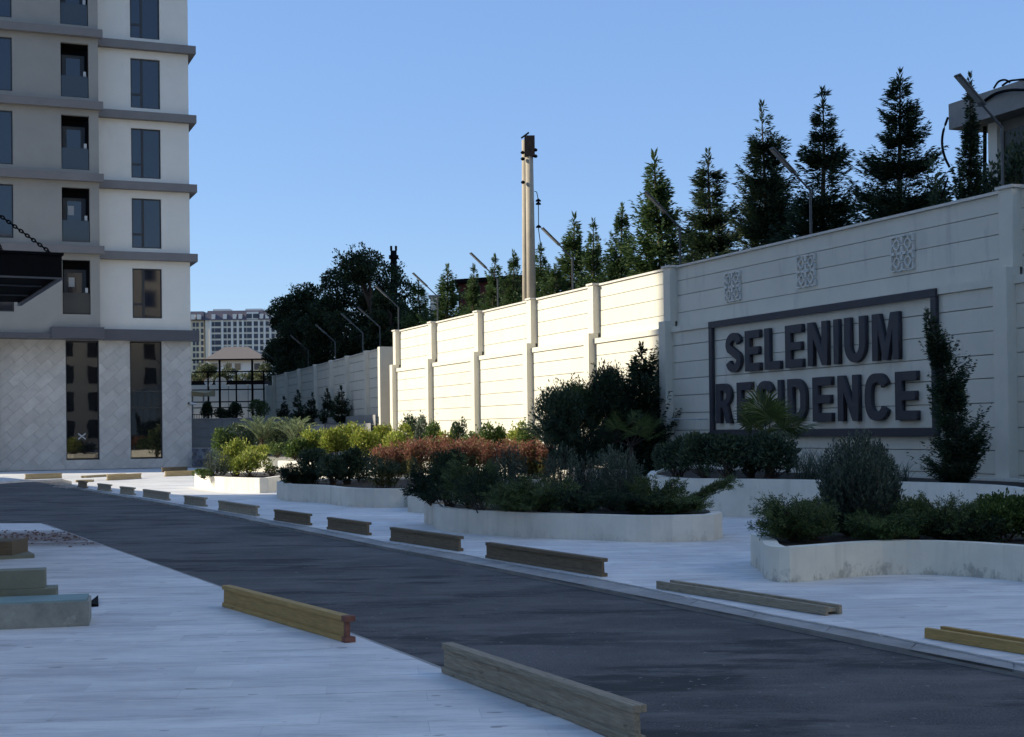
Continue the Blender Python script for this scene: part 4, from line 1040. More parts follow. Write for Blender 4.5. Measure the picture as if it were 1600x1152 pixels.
# yellow hedge
yh = [(466, 49, 690, 40, 'l_green'), (492, 49.5, 676, 44, 'l_yell'), (520, 49, 672, 44, 'l_yell'), (548, 49.5, 664, 40, 'l_yell'), (574, 48.5, 676, 44, 'l_yell'), (600, 49.5, 670, 42, 'l_yell'), (620, 47.5, 668, 40, 'l_yell')]
ord_ = ['first', 'second', 'third', 'fourth', 'fifth', 'sixth', 'seventh']
for k, (px, Y, y, wp, mt) in enumerate(yh):
    shrub(blob, px, Y, y, wp, f'yellow-green hedge shrub, {ord_[k]} from the left in tall sunlit planter', base=.55, mat=mt, n=2300, leaf=.11, spike=.12, group='yellow-green hedge shrubs')
# back row by the lit wall
od = ['first', 'second', 'third', 'fourth', 'fifth', 'sixth', 'seventh', 'eighth', 'ninth', 'tenth']
br = [(640, 50, 656, 26, 'l_dark', 'dark green shrub'), (658, 49, 655, 28, 'l_rosem', 'grey-green shrub'), (680, 47, 664, 28, 'l_green', 'bright green shrub'), (700, 46, 676, 26, 'l_yell', 'yellow-green low shrub'), (716, 46, 664, 24, 'l_dark', 'dark purplish upright shrub'), (738, 44.5, 678, 28, 'l_green', 'leafy green shrub'),
      (760, 43.5, 668, 28, 'l_green', 'palm-like green shrub'), (782, 43.5, 672, 28, 'l_green', 'loose sunlit green shrub'), (806, 42.5, 667, 30, 'l_yell', 'yellow-green shrub'), (828, 41.5, 668, 32, 'l_green', 'broad green shrub')]
for k, (px, Y, y, wp, mt, lb) in enumerate(br):
    shrub(blob, px, Y, y, wp, f'{lb}, {od[k]} of ten from left along the sunlit wall foot', base=.5, mat=mt, n=1500, leaf=.095, spike=.15, group='shrubs along the foot of the sunlit wall')
rl = [(604, 38.6, 700, 44), (630, 38.8, 694, 44), (655, 37.8, 688, 46), (682, 38.4, 684, 46), (710, 37.8, 690, 46), (738, 38.3, 686, 46), (768, 37.7, 692, 46), (798, 38.0, 690, 44), (826, 37.6, 688, 40), (846, 37.5, 694, 36)]
od = ['first', 'second', 'third', 'fourth', 'fifth', 'sixth', 'seventh', 'eighth', 'ninth', 'tenth']
for k, (px, Y, y, wp) in enumerate(rl):
    stalk(px, Y, y, wp, f'red-tipped shrub over green stems, {od[k]} from the left in white planter', 'l_red', 'l_olive', 30, base=.32, leaf=.075, name='red_shrub', group='red-tipped shrubs in a row')
# large dark group behind the central planter
def con(px, Y, ytop, Rw, label, zb_, seed, name='conifer', nb=330, mat='l_conifer', lf=.15, lean=0.0, up=.35, rz=0, cat='conifer', group=None, base=.7):
    base, bp = zb_, base
    top = D(px, ytop, Y); h = top.z - base
    m, s = conifer(seed, h, Rw, nb, mat, lf, lean=lean, up=up, base=bp, step=.015)
    return plant(name, label, cat, (top.x - lean * math.cos(rz), Y, base), m, s, 'trunk', 'crown', rz, 1.0, group)
con(1001, 35.6, 540, 1.25, 'tall feathery dark conifer left of the wall pillar in front of wall', .4, 61, lf=.17, nb=620, mat='l_conifer', up=.6)
con(1022, 34.6, 650, .42, 'dark dense columnar conifer hugging the pillar left of sign', .4, 62, lf=.12, nb=240)
shrub(blob, 880, 34.8, 618, 84, 'large dark leafy bush, leftmost of the dense group before the wall', base=.6, name='bush', cat='bush', mat='l_dark', n=7000, leaf=.10, lw=.34, lobes=17, spike=.28, dense=.45, bottom=.5, stems=40)
shrub(blob, 915, 35.4, 604, 76, 'large dark bush second in the dense group before the wall', base=.8, name='bush', cat='bush', mat='l_junip', n=7000, leaf=.10, lw=.3, lobes=17, spike=.28, dense=.45, bottom=.5, stems=40)
shrub(blob, 958, 35.0, 588, 78, 'large dark bush with fine foliage beside the tall feathery conifer', base=.8, name='bush', cat='bush', mat='l_conifer', n=7600, leaf=.10, lw=.3, lobes=19, spike=.34, dense=.45, bottom=.48, stems=40)
shrub(juniper, 905, 34.0, 640, 90, 'shaded spreading conifer under the large dark bushes', base=.5, name='juniper', mat='l_conifer', nb=60, leaf=.11)
m, st = fanpalm(71, .7, 9, .55, .7, 'l_palm'); plant('fan_palm', 'shaded fan palm with bare stem before the lit wall, beside the feathery conifer', 'palm', (D(986, 700, 34.3).x, 34.3, .45), m, st, 'trunk', 'fronds', .4, 1.0)
m, st = featherpalm(73, 18, 1.2); plant('feather_palm', 'small feather palm with fronds against the lit wall left of the dark bushes', 'palm', (D(862, 720, 35.6).x, 35.6, .5), m, st, 'trunk', 'fronds', .4, .95)
# central planter row
shrub(juniper, 672, 24.0, 712, 60, 'dark juniper leaning over the left tip of the central planter', mat='l_conifer', nb=50, leaf=.08, name='juniper')
shrub(blob, 700, 22.9, 712, 60, 'dark juniper mound near the left of the central planter', mat='l_conifer', n=3600, leaf=.06, lw=.3, spike=.2, name='juniper')
shrub(juniper, 733, 22.4, 712, 72, 'mid green juniper mound, third in the central planter', mat='l_junip', nb=60, leaf=.07, name='juniper')
shrub(blob, 752, 21.7, 742, 74, 'dense low green juniper along the front rim of central planter', mat='l_conifer', n=3600, leaf=.05, lw=.3, spike=.2, name='juniper')
shrub(needles, 795, 22.6, 697, 66, 'upright dark rosemary in the left half of the central planter', mat='l_rosem', shoots=190, per=40, leaf=.05, name='rosemary')
shrub(juniper, 808, 21.3, 745, 80, 'green spreading juniper at the front rim below the upright rosemary', mat='l_junip', nb=56, leaf=.06, name='juniper')
shrub(juniper, 848, 21.1, 740, 80, 'brighter green spreading juniper in the middle of the central planter', mat='l_junip', nb=56, leaf=.06, name='juniper')
shrub(needles, 880, 22.4, 698, 72, 'tall dark rosemary in the middle of the central planter', mat='l_rosem', shoots=200, per=40, leaf=.05, name='rosemary')
shrub(juniper, 905, 21.0, 752, 84, 'low juniper along the rim between the two tall rosemaries', mat='l_conifer', nb=56, leaf=.06, name='juniper')
shrub(needles, 965, 21.9, 698, 92, 'broad dark rosemary in the right half of the central planter', mat='l_rosem', shoots=260, per=44, leaf=.05, name='rosemary')
shrub(needles, 925, 22.5, 712, 60, 'narrow dark rosemary just left of the broad one, central planter', mat='l_rosem', shoots=150, per=40, leaf=.05, name='rosemary')
shrub(juniper, 1022, 21.4, 738, 66, 'mid green upright juniper right of the broad rosemary', mat='l_junip', nb=60, leaf=.06, name='juniper')
shrub(juniper, 1052, 20.9, 772, 84, 'juniper with a long arm reaching out right over the planter end', mat='l_junip', nb=70, leaf=.055, name='juniper', rz=0, reach=(0.05, 12, 1.02, .52))
shrub(juniper, 1000, 20.9, 768, 70, 'low green juniper along the rim near right end of central planter', mat='l_conifer', nb=50, leaf=.055, name='juniper')
# raised planter under the sign
for k, (px, Y, y, wp, lb) in enumerate(((1058, 26.6, 690, 66, 'first from the left'), (1100, 26.0, 684, 66, 'second from the left'), (1140, 25.6, 686, 66, 'third, below the R E letters'), (1172, 26.4, 690, 60, 'fourth, just left of the fan palm'), (1206, 25.4, 682, 68, 'fifth, right under the fan palm'))):
    shrub(blob, px, Y, y, wp, f'dark glossy laurel bush below the sign, {lb}', base=.64, mat='l_dark', n=3000, leaf=.075, name='laurel', group='laurel bushes below the sign')
m, st = fanpalm(81, .62, 11, .62, .62, 'l_palm', 1.0); fpp = D(1200, 690, 26.9); plant('fan_palm', 'green fan palm in front of the letters R E S I', 'palm', (fpp.x, 26.9, .64), m, st, 'trunk', 'fronds', .2, 1.0)
gm = [grass(90, 110, .72, .7, 'l_rosem'), grass(91, 60, .45, .5, 'l_rosem')]
for px, Y, g_, lb, z in ((1258, 24.9, gm[0], 'tuft of dark grass right of the fan palm', 0), (1285, 24.6, gm[0], 'tall tuft of dark grass left of the big round rosemary', 1), (1408, 23.8, gm[1], 'small grass tuft right of the big round rosemary', 2)):
    o = bpy.data.objects.new('grass_tuft', g_); COL.objects.link(o); o.location = (D(px, 740, Y).x, Y, .63); o.rotation_euler = (0, 0, z * 2.0); tag(o, lb + ' below the sign', 'grass tuft', 'grass tufts below the sign')
cyp = con(1451, 22.6, 486, .44, 'tall dark cypress with crooked top leaning left over the sign frame', .62, 95, name='cypress', nb=1300, lf=.085, lean=.38, up=.6, rz=math.pi, base=.34)
# right front planter
shrub(juniper, 1243, 15.7, 772, 98, 'light green juniper at the left end of the worn front planter', base=.30, mat='l_junip', nb=80, leaf=.05, name='juniper')
shrub(blob, 1272, 16.0, 790, 84, 'dense grey-green juniper in front of the big round rosemary', base=.30, mat='l_junip', n=5200, leaf=.035, lw=.3, spike=.25, name='juniper')
shrub(needles, 1341, 16.4, 683, 126, 'big round grey-green rosemary ball in the worn front planter', base=.30, mat='l_rosem', shoots=900, per=64, leaf=.045, lw=.2, low=.3, name='rosemary')
shrub(juniper, 1378, 15.5, 800, 84, 'low yellow-green juniper in front right of the rosemary ball', base=.30, mat='l_conifer_b', nb=80, leaf=.05, name='juniper')
shrub(blob, 1428, 15.8, 786, 56, 'clumpy upright juniper, second right of the rosemary ball', base=.30, mat='l_junip', n=2600, leaf=.045, lw=.3, spike=.3, name='juniper')
shrub(juniper, 1476, 15.7, 774, 110, 'wide green juniper in the middle right of the worn front planter', base=.30, mat='l_junip', nb=110, leaf=.05, name='juniper')
shrub(juniper, 1520, 15.4, 806, 74, 'low dark juniper at the rim right of the wide one', base=.30, mat='l_conifer', nb=60, leaf=.05, name='juniper')
shrub(blob, 1568, 15.5, 782, 92, 'speckled leafy light green shrub near the right edge', base=.30, mat='l_green', n=3600, leaf=.05, lw=.5, spike=.15)
shrub(blob, 1612, 15.5, 780, 70, 'green shrub cut by the right edge of the photo', base=.30, mat='l_green', n=2600, leaf=.05, lw=.5, spike=.15)

# ------------------------------------------------------------------ conifers on the bank
cm = [(conifer(200 + k, 5.0, (1.15, 1.0, 1.2, .95)[k], 900, m, .17, snap=.72, up=.10, wl=.15, step=.014)) for k, m in enumerate(('l_conifer', 'l_conifer', 'l_conifer', 'l_conifer'))]
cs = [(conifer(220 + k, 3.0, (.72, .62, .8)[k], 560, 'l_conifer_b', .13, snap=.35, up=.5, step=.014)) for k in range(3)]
def bank(px, Y, ytop, wpx, ci, small, label, rz):
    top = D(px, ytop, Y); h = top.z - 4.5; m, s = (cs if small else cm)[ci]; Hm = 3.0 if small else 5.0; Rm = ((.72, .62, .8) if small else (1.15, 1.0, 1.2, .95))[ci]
    ws = (1.75 if small else 1.6) * (wpx * Y / FPX) / (2 * Rm)
    plant('conifer', label, 'conifer', (top.x, Y, 4.5), m, s, 'trunk', 'crown', rz, (ws, ws, h / Hm), 'conifers on the bank behind the wall')
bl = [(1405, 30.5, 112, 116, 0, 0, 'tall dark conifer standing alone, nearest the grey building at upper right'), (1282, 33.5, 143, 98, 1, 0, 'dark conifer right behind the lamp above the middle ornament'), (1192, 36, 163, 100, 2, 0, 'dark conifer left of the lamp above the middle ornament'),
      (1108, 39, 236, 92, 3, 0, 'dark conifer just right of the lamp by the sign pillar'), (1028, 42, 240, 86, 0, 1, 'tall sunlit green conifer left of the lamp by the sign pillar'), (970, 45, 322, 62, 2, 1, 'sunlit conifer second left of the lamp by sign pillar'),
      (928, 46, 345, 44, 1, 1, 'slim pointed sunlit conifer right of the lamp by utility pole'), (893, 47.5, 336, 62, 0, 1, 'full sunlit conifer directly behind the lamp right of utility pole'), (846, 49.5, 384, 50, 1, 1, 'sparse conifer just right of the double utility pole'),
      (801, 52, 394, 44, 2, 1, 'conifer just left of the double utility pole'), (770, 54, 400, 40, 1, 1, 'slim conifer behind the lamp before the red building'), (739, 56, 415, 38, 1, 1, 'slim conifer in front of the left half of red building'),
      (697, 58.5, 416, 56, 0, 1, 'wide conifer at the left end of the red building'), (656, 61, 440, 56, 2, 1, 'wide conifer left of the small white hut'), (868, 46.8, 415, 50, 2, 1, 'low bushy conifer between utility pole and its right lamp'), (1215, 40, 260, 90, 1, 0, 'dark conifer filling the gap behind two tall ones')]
for k, a in enumerate(bl): bank(*a, k * 1.1 + .4)
con(1514, 27.2, 118, .62, 'narrow dark juniper in front of the grey building at upper right', 4.5, 240, name='conifer', nb=380, lf=.13, up=.9)
for px, Y, yt, wp, sd, lb in ((1462, 28.5, 245, 40, 260, 'scraggly dark shrub left of the grey building at upper right'), (1552, 27.8, 225, 50, 261, 'dark leafy branches before the windows of the grey building'), (1592, 27.0, 200, 44, 262, 'dark leafy branches at right edge before the grey building')):
    top = D(px, yt, Y); m, s = blob(sd, wp * Y / FPX, top.z - 4.5, 'l_dark', 800, .12, .45, 8, .5, 20); plant('bush', lb, 'bush', (top.x, Y, 4.5), m, s, 'stems', 'foliage')
# far wall base conifers
for k, (px, Y, yt, r_, lb) in enumerate(((443, 76, 622, .42, 'first from the left'), (466, 73, 612, .5, 'second from the left'), (487, 71, 616, .42, 'third'), (511, 68, 610, .5, 'fourth'), (533, 64, 606, .62, 'fifth and widest, near the guard rail'), (560, 76, 640, .3, 'sixth and smallest'))):
    if k == 5: continue
    top = D(px, yt, Y); m, s = conifer(300 + k, top.z - 2.0, r_, 170, 'l_conifer', .17, up=.5); plant('conifer', f'small dark conifer against the shaded far wall, {lb}', 'conifer', (top.x, Y, 2.0), m, s, 'trunk', 'crown', k, 1.0, 'small conifers against the far wall')

# big dark trees behind far wall
bt = [(575, 74, 404, 150, 400, 'l_tree', 'tallest and darkest broad tree behind the bend of the wall'), (525, 78, 428, 120, 401, 'l_tree', 'dark broad tree second from right behind the shaded far wall'), (478, 84, 452, 110, 402, 'l_tree', 'dark broad tree with lighter left edge behind the far wall'),
      (446, 92, 470, 80, 403, 'l_tree', 'lighter leafy tree at the far end of the far wall'), (608, 70, 462, 80, 404, 'l_tree', 'small dark tree at the foot of dark utility pole')]
for px, Y, yt, wp, sd, mt, lb in bt:
    top = D(px, yt, Y); h = (top.z - 3.5) * 1.06; m, s = bigtree(sd, wp * Y / FPX * 1.05, h, .6, mt, 12000, .24, 34); plant('broad_tree', lb, 'tree', (top.x, Y + 1, 3.5), m, s, 'trunk', 'crown', sd, 1.0)
con(478, 88, 565, 1.6, 'drooping dark conifer behind the far wall end', 2, 410, nb=420, lf=.3)
for k, (px, Y, yt, wp, lb) in enumerate(((318, 120, 566, 60, 'olive scrub tree left of the white house'), (352, 118, 572, 60, 'olive scrub tree in front of the white house'), (388, 116, 574, 60, 'olive scrub tree right of the white house'), (418, 112, 562, 50, 'green scrub tree beside the far wall end'), (300, 122, 580, 60, 'olive scrub tree half hidden by the apartment block'))):
    top = D(px, yt, Y); m, s = bigtree(420 + k, wp * Y / FPX * 1.1, top.z - .5, .4, 'l_bank', 5000, .26, 20); plant('scrub_tree', lb, 'tree', (top.x, Y, .4), m, s, 'trunk', 'crown', k, 1.0, 'olive scrub trees in front of the far house')

# ------------------------------------------------------------------ terrace at the far end
TY = 74.0
tr = thing('terrace_wall', 'low grey block retaining wall beside the stone ground floor at the far end', 'wall', (-14, TY, 0))
x0, x1 = D(286, 700, TY).x, D(470, 700, TY).x; nrow = 5; ht = 2.35
mb = MB(); mb.box(x0, TY + .05, 0, x1, TY + .3, ht - .02); mb.build('wall_core', M['wallback'], tr)
for j in range(nrow):
    for i in range(3):
        a = x0 + (x1 - x0) * i / 3; b = x0 + (x1 - x0) * (i + 1) / 3
        mb = MB(); mb.box(a + .01, TY, j * ht / nrow + .012, b - .01, TY + .06, (j + 1) * ht / nrow - .012); mb.build('wall_panel', M['concg'], tr)
mb = MB(); mb.box(x0, TY - .05, ht - .02, x1, TY + .35, ht + .05); mb.build('coping', M['concg'], tr)
tp_ = MB(); tp_.prism([(x0 - 6, TY + .3), (x1, TY + .3), F(.3, .3, 0)[:2], F(fp[-1] + 14, .3, 0)[:2], (x0 - 6, 106)], -.2, 2.3)
tag(tp_.build('terrace', M['concg']), kind='structure')
tp2 = MB(); tp2.prism([(x1, TY), (D(500, 700, 61).x, 61), F(.3, .5, 0)[:2], F(8, .5, 0)[:2]], -.2, 1.95); tag(tp2.build('lower_terrace', M['concg']), kind='structure')
gr = thing('guard_rail', 'pale tubular guard rail in front of the shaded far wall', 'railing', (D(555, 665, 59.5).x, 59.5, 1.9))
a, b = D(508, 662, 60.5), D(603, 664, 58.0)
mb = MB(); mb.tube([a, b], .03, 6); mb.build('top_rail', M['steel'], gr)
mb = MB(); mb.tube([a - Vector((0, 0, .28)), b - Vector((0, 0, .28))], .025, 6); mb.build('lower_rail', M['steel'], gr)
for k in range(5): q = a.lerp(b, k / 4); mb = MB(); mb.tube([q, q - Vector((0, 0, .75))], .025, 6); mb.build('post', M['steel'], gr)
rb = thing('black_railing', 'short black railing on the terrace beside the stone building', 'railing', (D(310, 650, TY).x, TY + .2, ht))
a, b = D(300, 648, TY + .15), D(330, 648, TY + .15); mb = MB(); mb.tube([a, b], .02, 5); mb.build('top_rail', M['black'], rb)
for k in range(9): q = a.lerp(b, k / 8); mb = MB(); mb.tube([q, Vector((q.x, q.y, ht))], .012, 4); mb.build('baluster', M['black'], rb)
for k, (px, yt, wp, lb) in enumerate(((324, 631, 18, 'leftmost'), (350, 641, 26, 'low one in the middle'), (367, 630, 20, 'second round one'), (404, 628, 26, 'paler one next to wall end'))):
    shrub(blob, px, TY + .9, yt, wp, f'small dark round terrace bush, {lb}', base=2.3, mat='l_conifer' if k < 3 else 'l_junip', n=1100, leaf=.12, group='round bushes on the terrace')
# ball-court fence
cf = thing('court_fence', 'tall black metal court fence on the far terrace', 'fence', (D(360, 640, 84).x, 84, 2.3)); CY = 84
for px, yt, r_ in ((343, 562, .07), (394, 562, .07), (325, 581, .05), (369, 581, .05), (412, 581, .05)):
    q = D(px, yt, CY); mb = MB(); mb.tube([(q.x, CY, 2.3), (q.x, CY, q.z)], r_, 6); mb.build('post', M['black'], cf)
for y, x0_, x1_, r_ in ((562, 300, 416, .045), (581, 300, 424, .04), (609, 300, 414, .035), (628, 300, 412, .035), (637, 300, 412, .03), (596, 300, 412, .025)):
    a, b = D(x0_, y, CY), D(x1_, y, CY); b.z = a.z = (a.z + b.z) / 2; mb = MB(); mb.tube([a, b], r_, 5); mb.build('rail', M['black'], cf)
ww = thing('white_boundary_wall', 'bluish white boundary wall behind the court fence with two dishes above', 'wall', (D(360, 640, 96).x, 96, 0))
a, b = D(296, 602, 96), D(418, 602, 96)
for k in range(4):
    u, v = a.x + (b.x - a.x) * k / 4, a.x + (b.x - a.x) * (k + 1) / 4; mb = MB(); mb.box(u + .03, 96, 0, v - .03, 96.3, a.z); mb.build('wall_panel', M['white_upper'], ww)
mb = MB(); mb.box(a.x, 96.05, 0, b.x, 96.28, a.z - .05); mb.build('wall_core', M['wallback'], ww)
sh = thing('shed', 'long dark flat roof just above the white boundary wall', 'shed', (D(360, 600, 99).x, 99, 0))
q0, q1 = D(296, 596, 99), D(414, 598, 99); mb = MB(); mb.box(q0.x, 99, 0, q1.x, 104, q0.z - .35); mb.build('wall', M['concg'], sh); mb = MB(); mb.box(q0.x, 98.7, q0.z - .35, q1.x, 104.2, q0.z); mb.build('roof', M['black'], sh)
for px, lb in ((326, 'white satellite dish, left of the pair above the white boundary wall'), (345, 'white satellite dish, right and larger of the pair')):
    q = D(px, 597, 98.2); o = thing('satellite_dish', lb, 'dish', (q.x, q.y, q.z), group='satellite dishes'); mb = MB(); n = 16; rr = .27 if px < 330 else .36
    rings = [[(q.x + r_ * math.cos(2 * math.pi * k / n) * 1.15, 98.2 - (1 - (r_ / rr) ** 2) * -.12, q.z + r_ * math.sin(2 * math.pi * k / n)) for k in range(n)] for r_ in (rr, rr * .6, .02)]
    mb.v = [p for r_ in rings for p in r_]
    for j in range(2):
        for k in range(n): mb.f.append((j * n + k, j * n + (k + 1) % n, (j + 1) * n + (k + 1) % n, (j + 1) * n + k))
    mb.f.append(tuple(2 * n + k for k in range(n))); mb.build('reflector', M['lampface'], o, True); mb = MB(); mb.tube([(q.x, 98.35, q.z), (q.x, 98.6, q.z - .7)], .04, 6); mb.build('mast', M['steel'], o)
aw = thing('awning', 'brown awning of the little kiosk by the building corner', 'awning', (D(308, 615, 80).x, 80, 2.3))
mb = MB(); a = D(296, 611, 80); b = D(319, 619, 80); mb.hexa([(a.x, 80, b.z), (b.x, 80, b.z), (b.x, 83, b.z + .05), (a.x, 83, b.z + .05)], [(a.x, 80, a.z), (b.x, 80, a.z - .12), (b.x, 83, a.z + .1), (a.x, 83, a.z + .1)]); mb.build('roof', M['timberl'], aw)
for xx in (b.x - .1, a.x + .1): mb = MB(); mb.tube([(xx, 80.3, 2.3), (xx, 80.3, b.z)], .05, 6); mb.build('post', M['concg'], aw)
# mottled rubble strip
rbw = thing('rubble_wall', 'low bluish mottled rubble wall at the building corner', 'wall', (D(320, 715, 66).x, 66, 0)); rng = random.Random(8)
rm = surf('rubble_blue', (.13, .15, .18), .8, .5, 3, .5, island=.5)
for j in range(5):
    for i in range(9):
        c = D(303 + i * 5.2 + (j % 2) * 2.5, 726 - j * 5.6, 66.5); w2 = .075 + rng.random() * .02; mb = MB()
        P = [(c.x - w2, c.z - .08), (c.x + w2 * .8, c.z - .075 - rng.random() * .01), (c.x + w2, c.z + .06), (c.x + w2 * .1, c.z + .085), (c.x - w2 * .9, c.z + .06)]
        mb.hexa([(x, 66.5, z) for x, z in P], [(x * 1, 66.42 - rng.random() * .04, z) for x, z in P]); mb.build('stone', rm, rbw)
a_, b_ = D(301, 700, 66.6), D(350, 730, 66.6); mb = MB(); mb.box(a_.x, 66.5, 0, b_.x, 66.8, a_.z); mb.build('wall_core', M['wallback'], rbw)

# ------------------------------------------------------------------ far house and far apartment block
hs = thing('hip_roof_house', 'white house with brown hipped roof in the distance behind the court fence', 'house', (D(370, 590, 190).x, 190, 5)); HY = 190
a, b = D(327, 562, HY), D(416, 562, HY); a2, b2 = D(318, 562.5, HY), D(424, 562.5, HY); r1, r2 = D(352, 546, HY + 6), D(388, 546, HY + 6)
mb = MB(); mb.box(a.x, HY, 3, b.x, HY + 11, a.z); mb.build('wall', M['white_upper'], hs)
mb = MB(); e_ = a2.z - .1; mb.v = [(a2.x, HY - .8, e_), (b2.x, HY - .8, e_), (b2.x, HY + 12, e_), (a2.x, HY + 12, e_), (r1.x, HY + 5.6, r1.z + .3), (r2.x, HY + 5.6, r1.z + .3)]
mb.f = [(0, 1, 5, 4), (1, 2, 5), (2, 3, 4, 5), (3, 0, 4), (3, 2, 1, 0)]; mb.build('roof', M['shutter'], hs)
for px in (335, 357, 371, 401): 
    q0, q1 = D(px - 4, 568, HY - .05), D(px + 5, 578, HY - .05); mb = MB(); mb.box(q0.x, HY - .06, q1.z, q1.x, HY - .003, q0.z); mb.build('window', M['glass'], hs)
ab = thing('distant_apartment_block', 'large pale apartment block with dark mansard roof far away', 'building', (D(365, 540, 560).x, 560, 20)); AY = 560
ZP = lambda y: D(365, y, AY).z
XP = lambda x: D(x, 540, AY).x
mb = MB(); mb.box(XP(321), AY, 5, XP(470), AY + 16, ZP(500)); mb.build('front_wall', surf('pale_far_wall', (.74, .66, .52), .85, .05, .1, 0), ab)
cream = surf('cream_far_wall', (.66, .58, .40), .85, .05, .1, 0)
mb = MB(); mb.box(XP(270), AY + 1.5, 5, XP(318), AY + 15, ZP(499)); mb.build('side_wall', cream, ab)
mb = MB(); mb.box(XP(318.02), AY + 3, 5, XP(320.98), AY + 15, ZP(487)); mb.build('recess_wall', M['concg'], ab)
mans = surf('mansard_slate', (.09, .08, .10), .7, .15, .2, 0)
for x0_, x1_, yb in ((321, 470, AY), (268, 318, AY + 1.5)):
    mb = MB(); z0, z1 = ZP(500), ZP(485); mb.hexa([(XP(x0_) - .4, yb - .5, z0), (XP(x1_) + .4, yb - .5, z0), (XP(x1_) + .4, yb + 14, z0), (XP(x0_) - .4, yb + 14, z0)], [(XP(x0_) + .7, yb + 1.6, z1), (XP(x1_) - .7, yb + 1.6, z1), (XP(x1_) - .7, yb + 12, z1), (XP(x0_) + .7, yb + 12, z1)]); mb.build('mansard_roof', mans, ab)
for x0_, x1_ in ((330, 357), (381, 407)): mb = MB(); mb.box(XP(x0_), AY + 4, ZP(485), XP(x1_), AY + 9, ZP(481.5)); mb.build('roof_house', M['white_upper'], ab)
mb = MB(); mb.box(XP(386), AY - .4, ZP(502), XP(404), AY + 3, ZP(488)); mb.build('dormer_block', M['white_upper'], ab)
fw_ = surf('far_window_glass', (.05, .06, .08), .4, .3, .2, 0)
wm = None
for j in range(8):
    for px in [333, 338.5, 343, 352, 358.5, 367.5, 376.5, 383, 390, 400.5, 409, 418, 427, 436]:
        zc = ZP(506 + j * 9.6)
        mb = MB(); ww_ = .62 if px not in (390, 400.5) else .95; mb.box(XP(px) - ww_, AY - .12, zc - .95, XP(px) + ww_, AY - .004, zc + .75); mb.build('window', fw_, ab)
    for px in (302, 307.5, 315):
        zc = ZP(506 + j * 9.6); mb = MB(); mb.box(XP(px) - .5, AY + 1.38, zc - .95, XP(px) + .5, AY + 1.496, zc + .75); mb.build('window', fw_, ab)
for px in (302, 311, 334, 352, 367, 376, 409, 418, 427): mb = MB(); mb.box(XP(px) - .7, AY - .3, ZP(498.5), XP(px) + .7, AY + 2, ZP(491)); mb.build('dormer', M['white_upper'], ab)
for px in (390, 400.5): mb = MB(); mb.box(XP(px) - 1.1, AY - .5, ZP(498), XP(px) + 1.1, AY - .404, ZP(491)); mb.build('window', fw_, ab)
for px in (329.5, 348, 363, 372, 380, 395.5, 405, 414, 423): mb = MB(); mb.box(XP(px) - .35, AY - .35, 5, XP(px) + .35, AY - .002, ZP(500.5)); mb.build('pilaster', M['white_upper'], ab)

# ------------------------------------------------------------------ objects on the bank
rd_ = thing('red_building', 'dark red clad building behind the slim conifers on the bank', 'building', (D(770, 460, 76).x, 76, 4.5))
a, b = D(716, 438, 76), D(826, 430, 76); mb = MB(); mb.hexa([(a.x, 76, 4), (b.x, 76, 4), (b.x, 84, 4), (a.x, 84, 4)], [(a.x, 76, a.z - .2), (b.x, 76, b.z - .2), (b.x, 84, b.z - .2), (a.x, 84, a.z - .2)]); mb.build('wall', M['redbrick'], rd_)
mb = MB(); mb.hexa([(a.x - .2, 75.7, a.z - .2), (b.x + .2, 75.7, b.z - .2), (b.x + .2, 84.2, b.z - .2), (a.x - .2, 84.2, a.z - .2)], [(a.x - .2, 75.7, a.z + .02), (b.x + .2, 75.7, b.z + .02), (b.x + .2, 84.2, b.z + .02), (a.x - .2, 84.2, a.z + .02)]); mb.build('roof_edge', M['black'], rd_)
ht_ = thing('white_hut', 'small white hut between two conifers behind the wall', 'hut', (D(681, 480, 68).x, 68, 4.5))
a, b = D(672, 464, 68), D(692, 470, 68); mb = MB(); mb.box(a.x, 68, 4.4, b.x, 70.5, a.z); mb.build('wall', M['white_upper'], ht_)
mb = MB(); mb.box(a.x - .08, 67.9, a.z, b.x + .08, 70.6, a.z + .08); mb.build('roof', M['concg'], ht_)
up_ = thing('utility_pole', 'tall pale double concrete utility pole with insulators behind the wall', 'pole', (D(822, 480, 45).x, 45, 4.5))
a = D(829, 215, 45); b = D(820, 219, 45.6)
mb = MB(); mb.tube([(a.x - .03, 45, 4.4), (a.x - .05, 45, a.z)], [.155, .12], 12); mb.build('post', M['conc'], up_, True)
mb = MB(); mb.tube([(b.x - .02, 45.6, 4.4), (b.x, 45.6, b.z)], [.13, .10], 12); mb.build('post', M['conc'], up_, True)
mb = MB(); mb.box(a.x - .20, 44.86, a.z - .62, a.x + .13, 45.10, a.z + .04); mb.build('steel_head', surf('rusty_steel', (.05, .03, .02), .8, .3, 8, .3), up_)
mb = MB(); mb.tube([(b.x - .12, 45, a.z - .02), (a.x - .05, 45, a.z + .16)], .03, 5); mb.build('top_bar', M['black'], up_)
for k, (dx, dz) in enumerate(((-.26, -.7), (-.26, -.5), (.15, -.62), (.15, -.42), (-.26, -1.45))):
    q = (a.x + dx, 44.9, a.z + dz - .0); mb = MB(); mb.tube([(q[0], q[1], q[2] - .05), q, (q[0], q[1], q[2] + .05)], [.04, .075, .03], 8); mb.build('insulator', M['black'], up_)
q = D(841, 305, 45); mb = MB(); mb.tube([(a.x + .1, 45, D(835, 299, 45).z), (q.x - .05, 45, q.z + .1), (q.x, 45, q.z - .15), (q.x, 45, D(841, 360, 45).z), (q.x + .1, 45, D(846, 400, 45).z)], .014, 5); mb.build('hanging_wire', M['black'], up_)
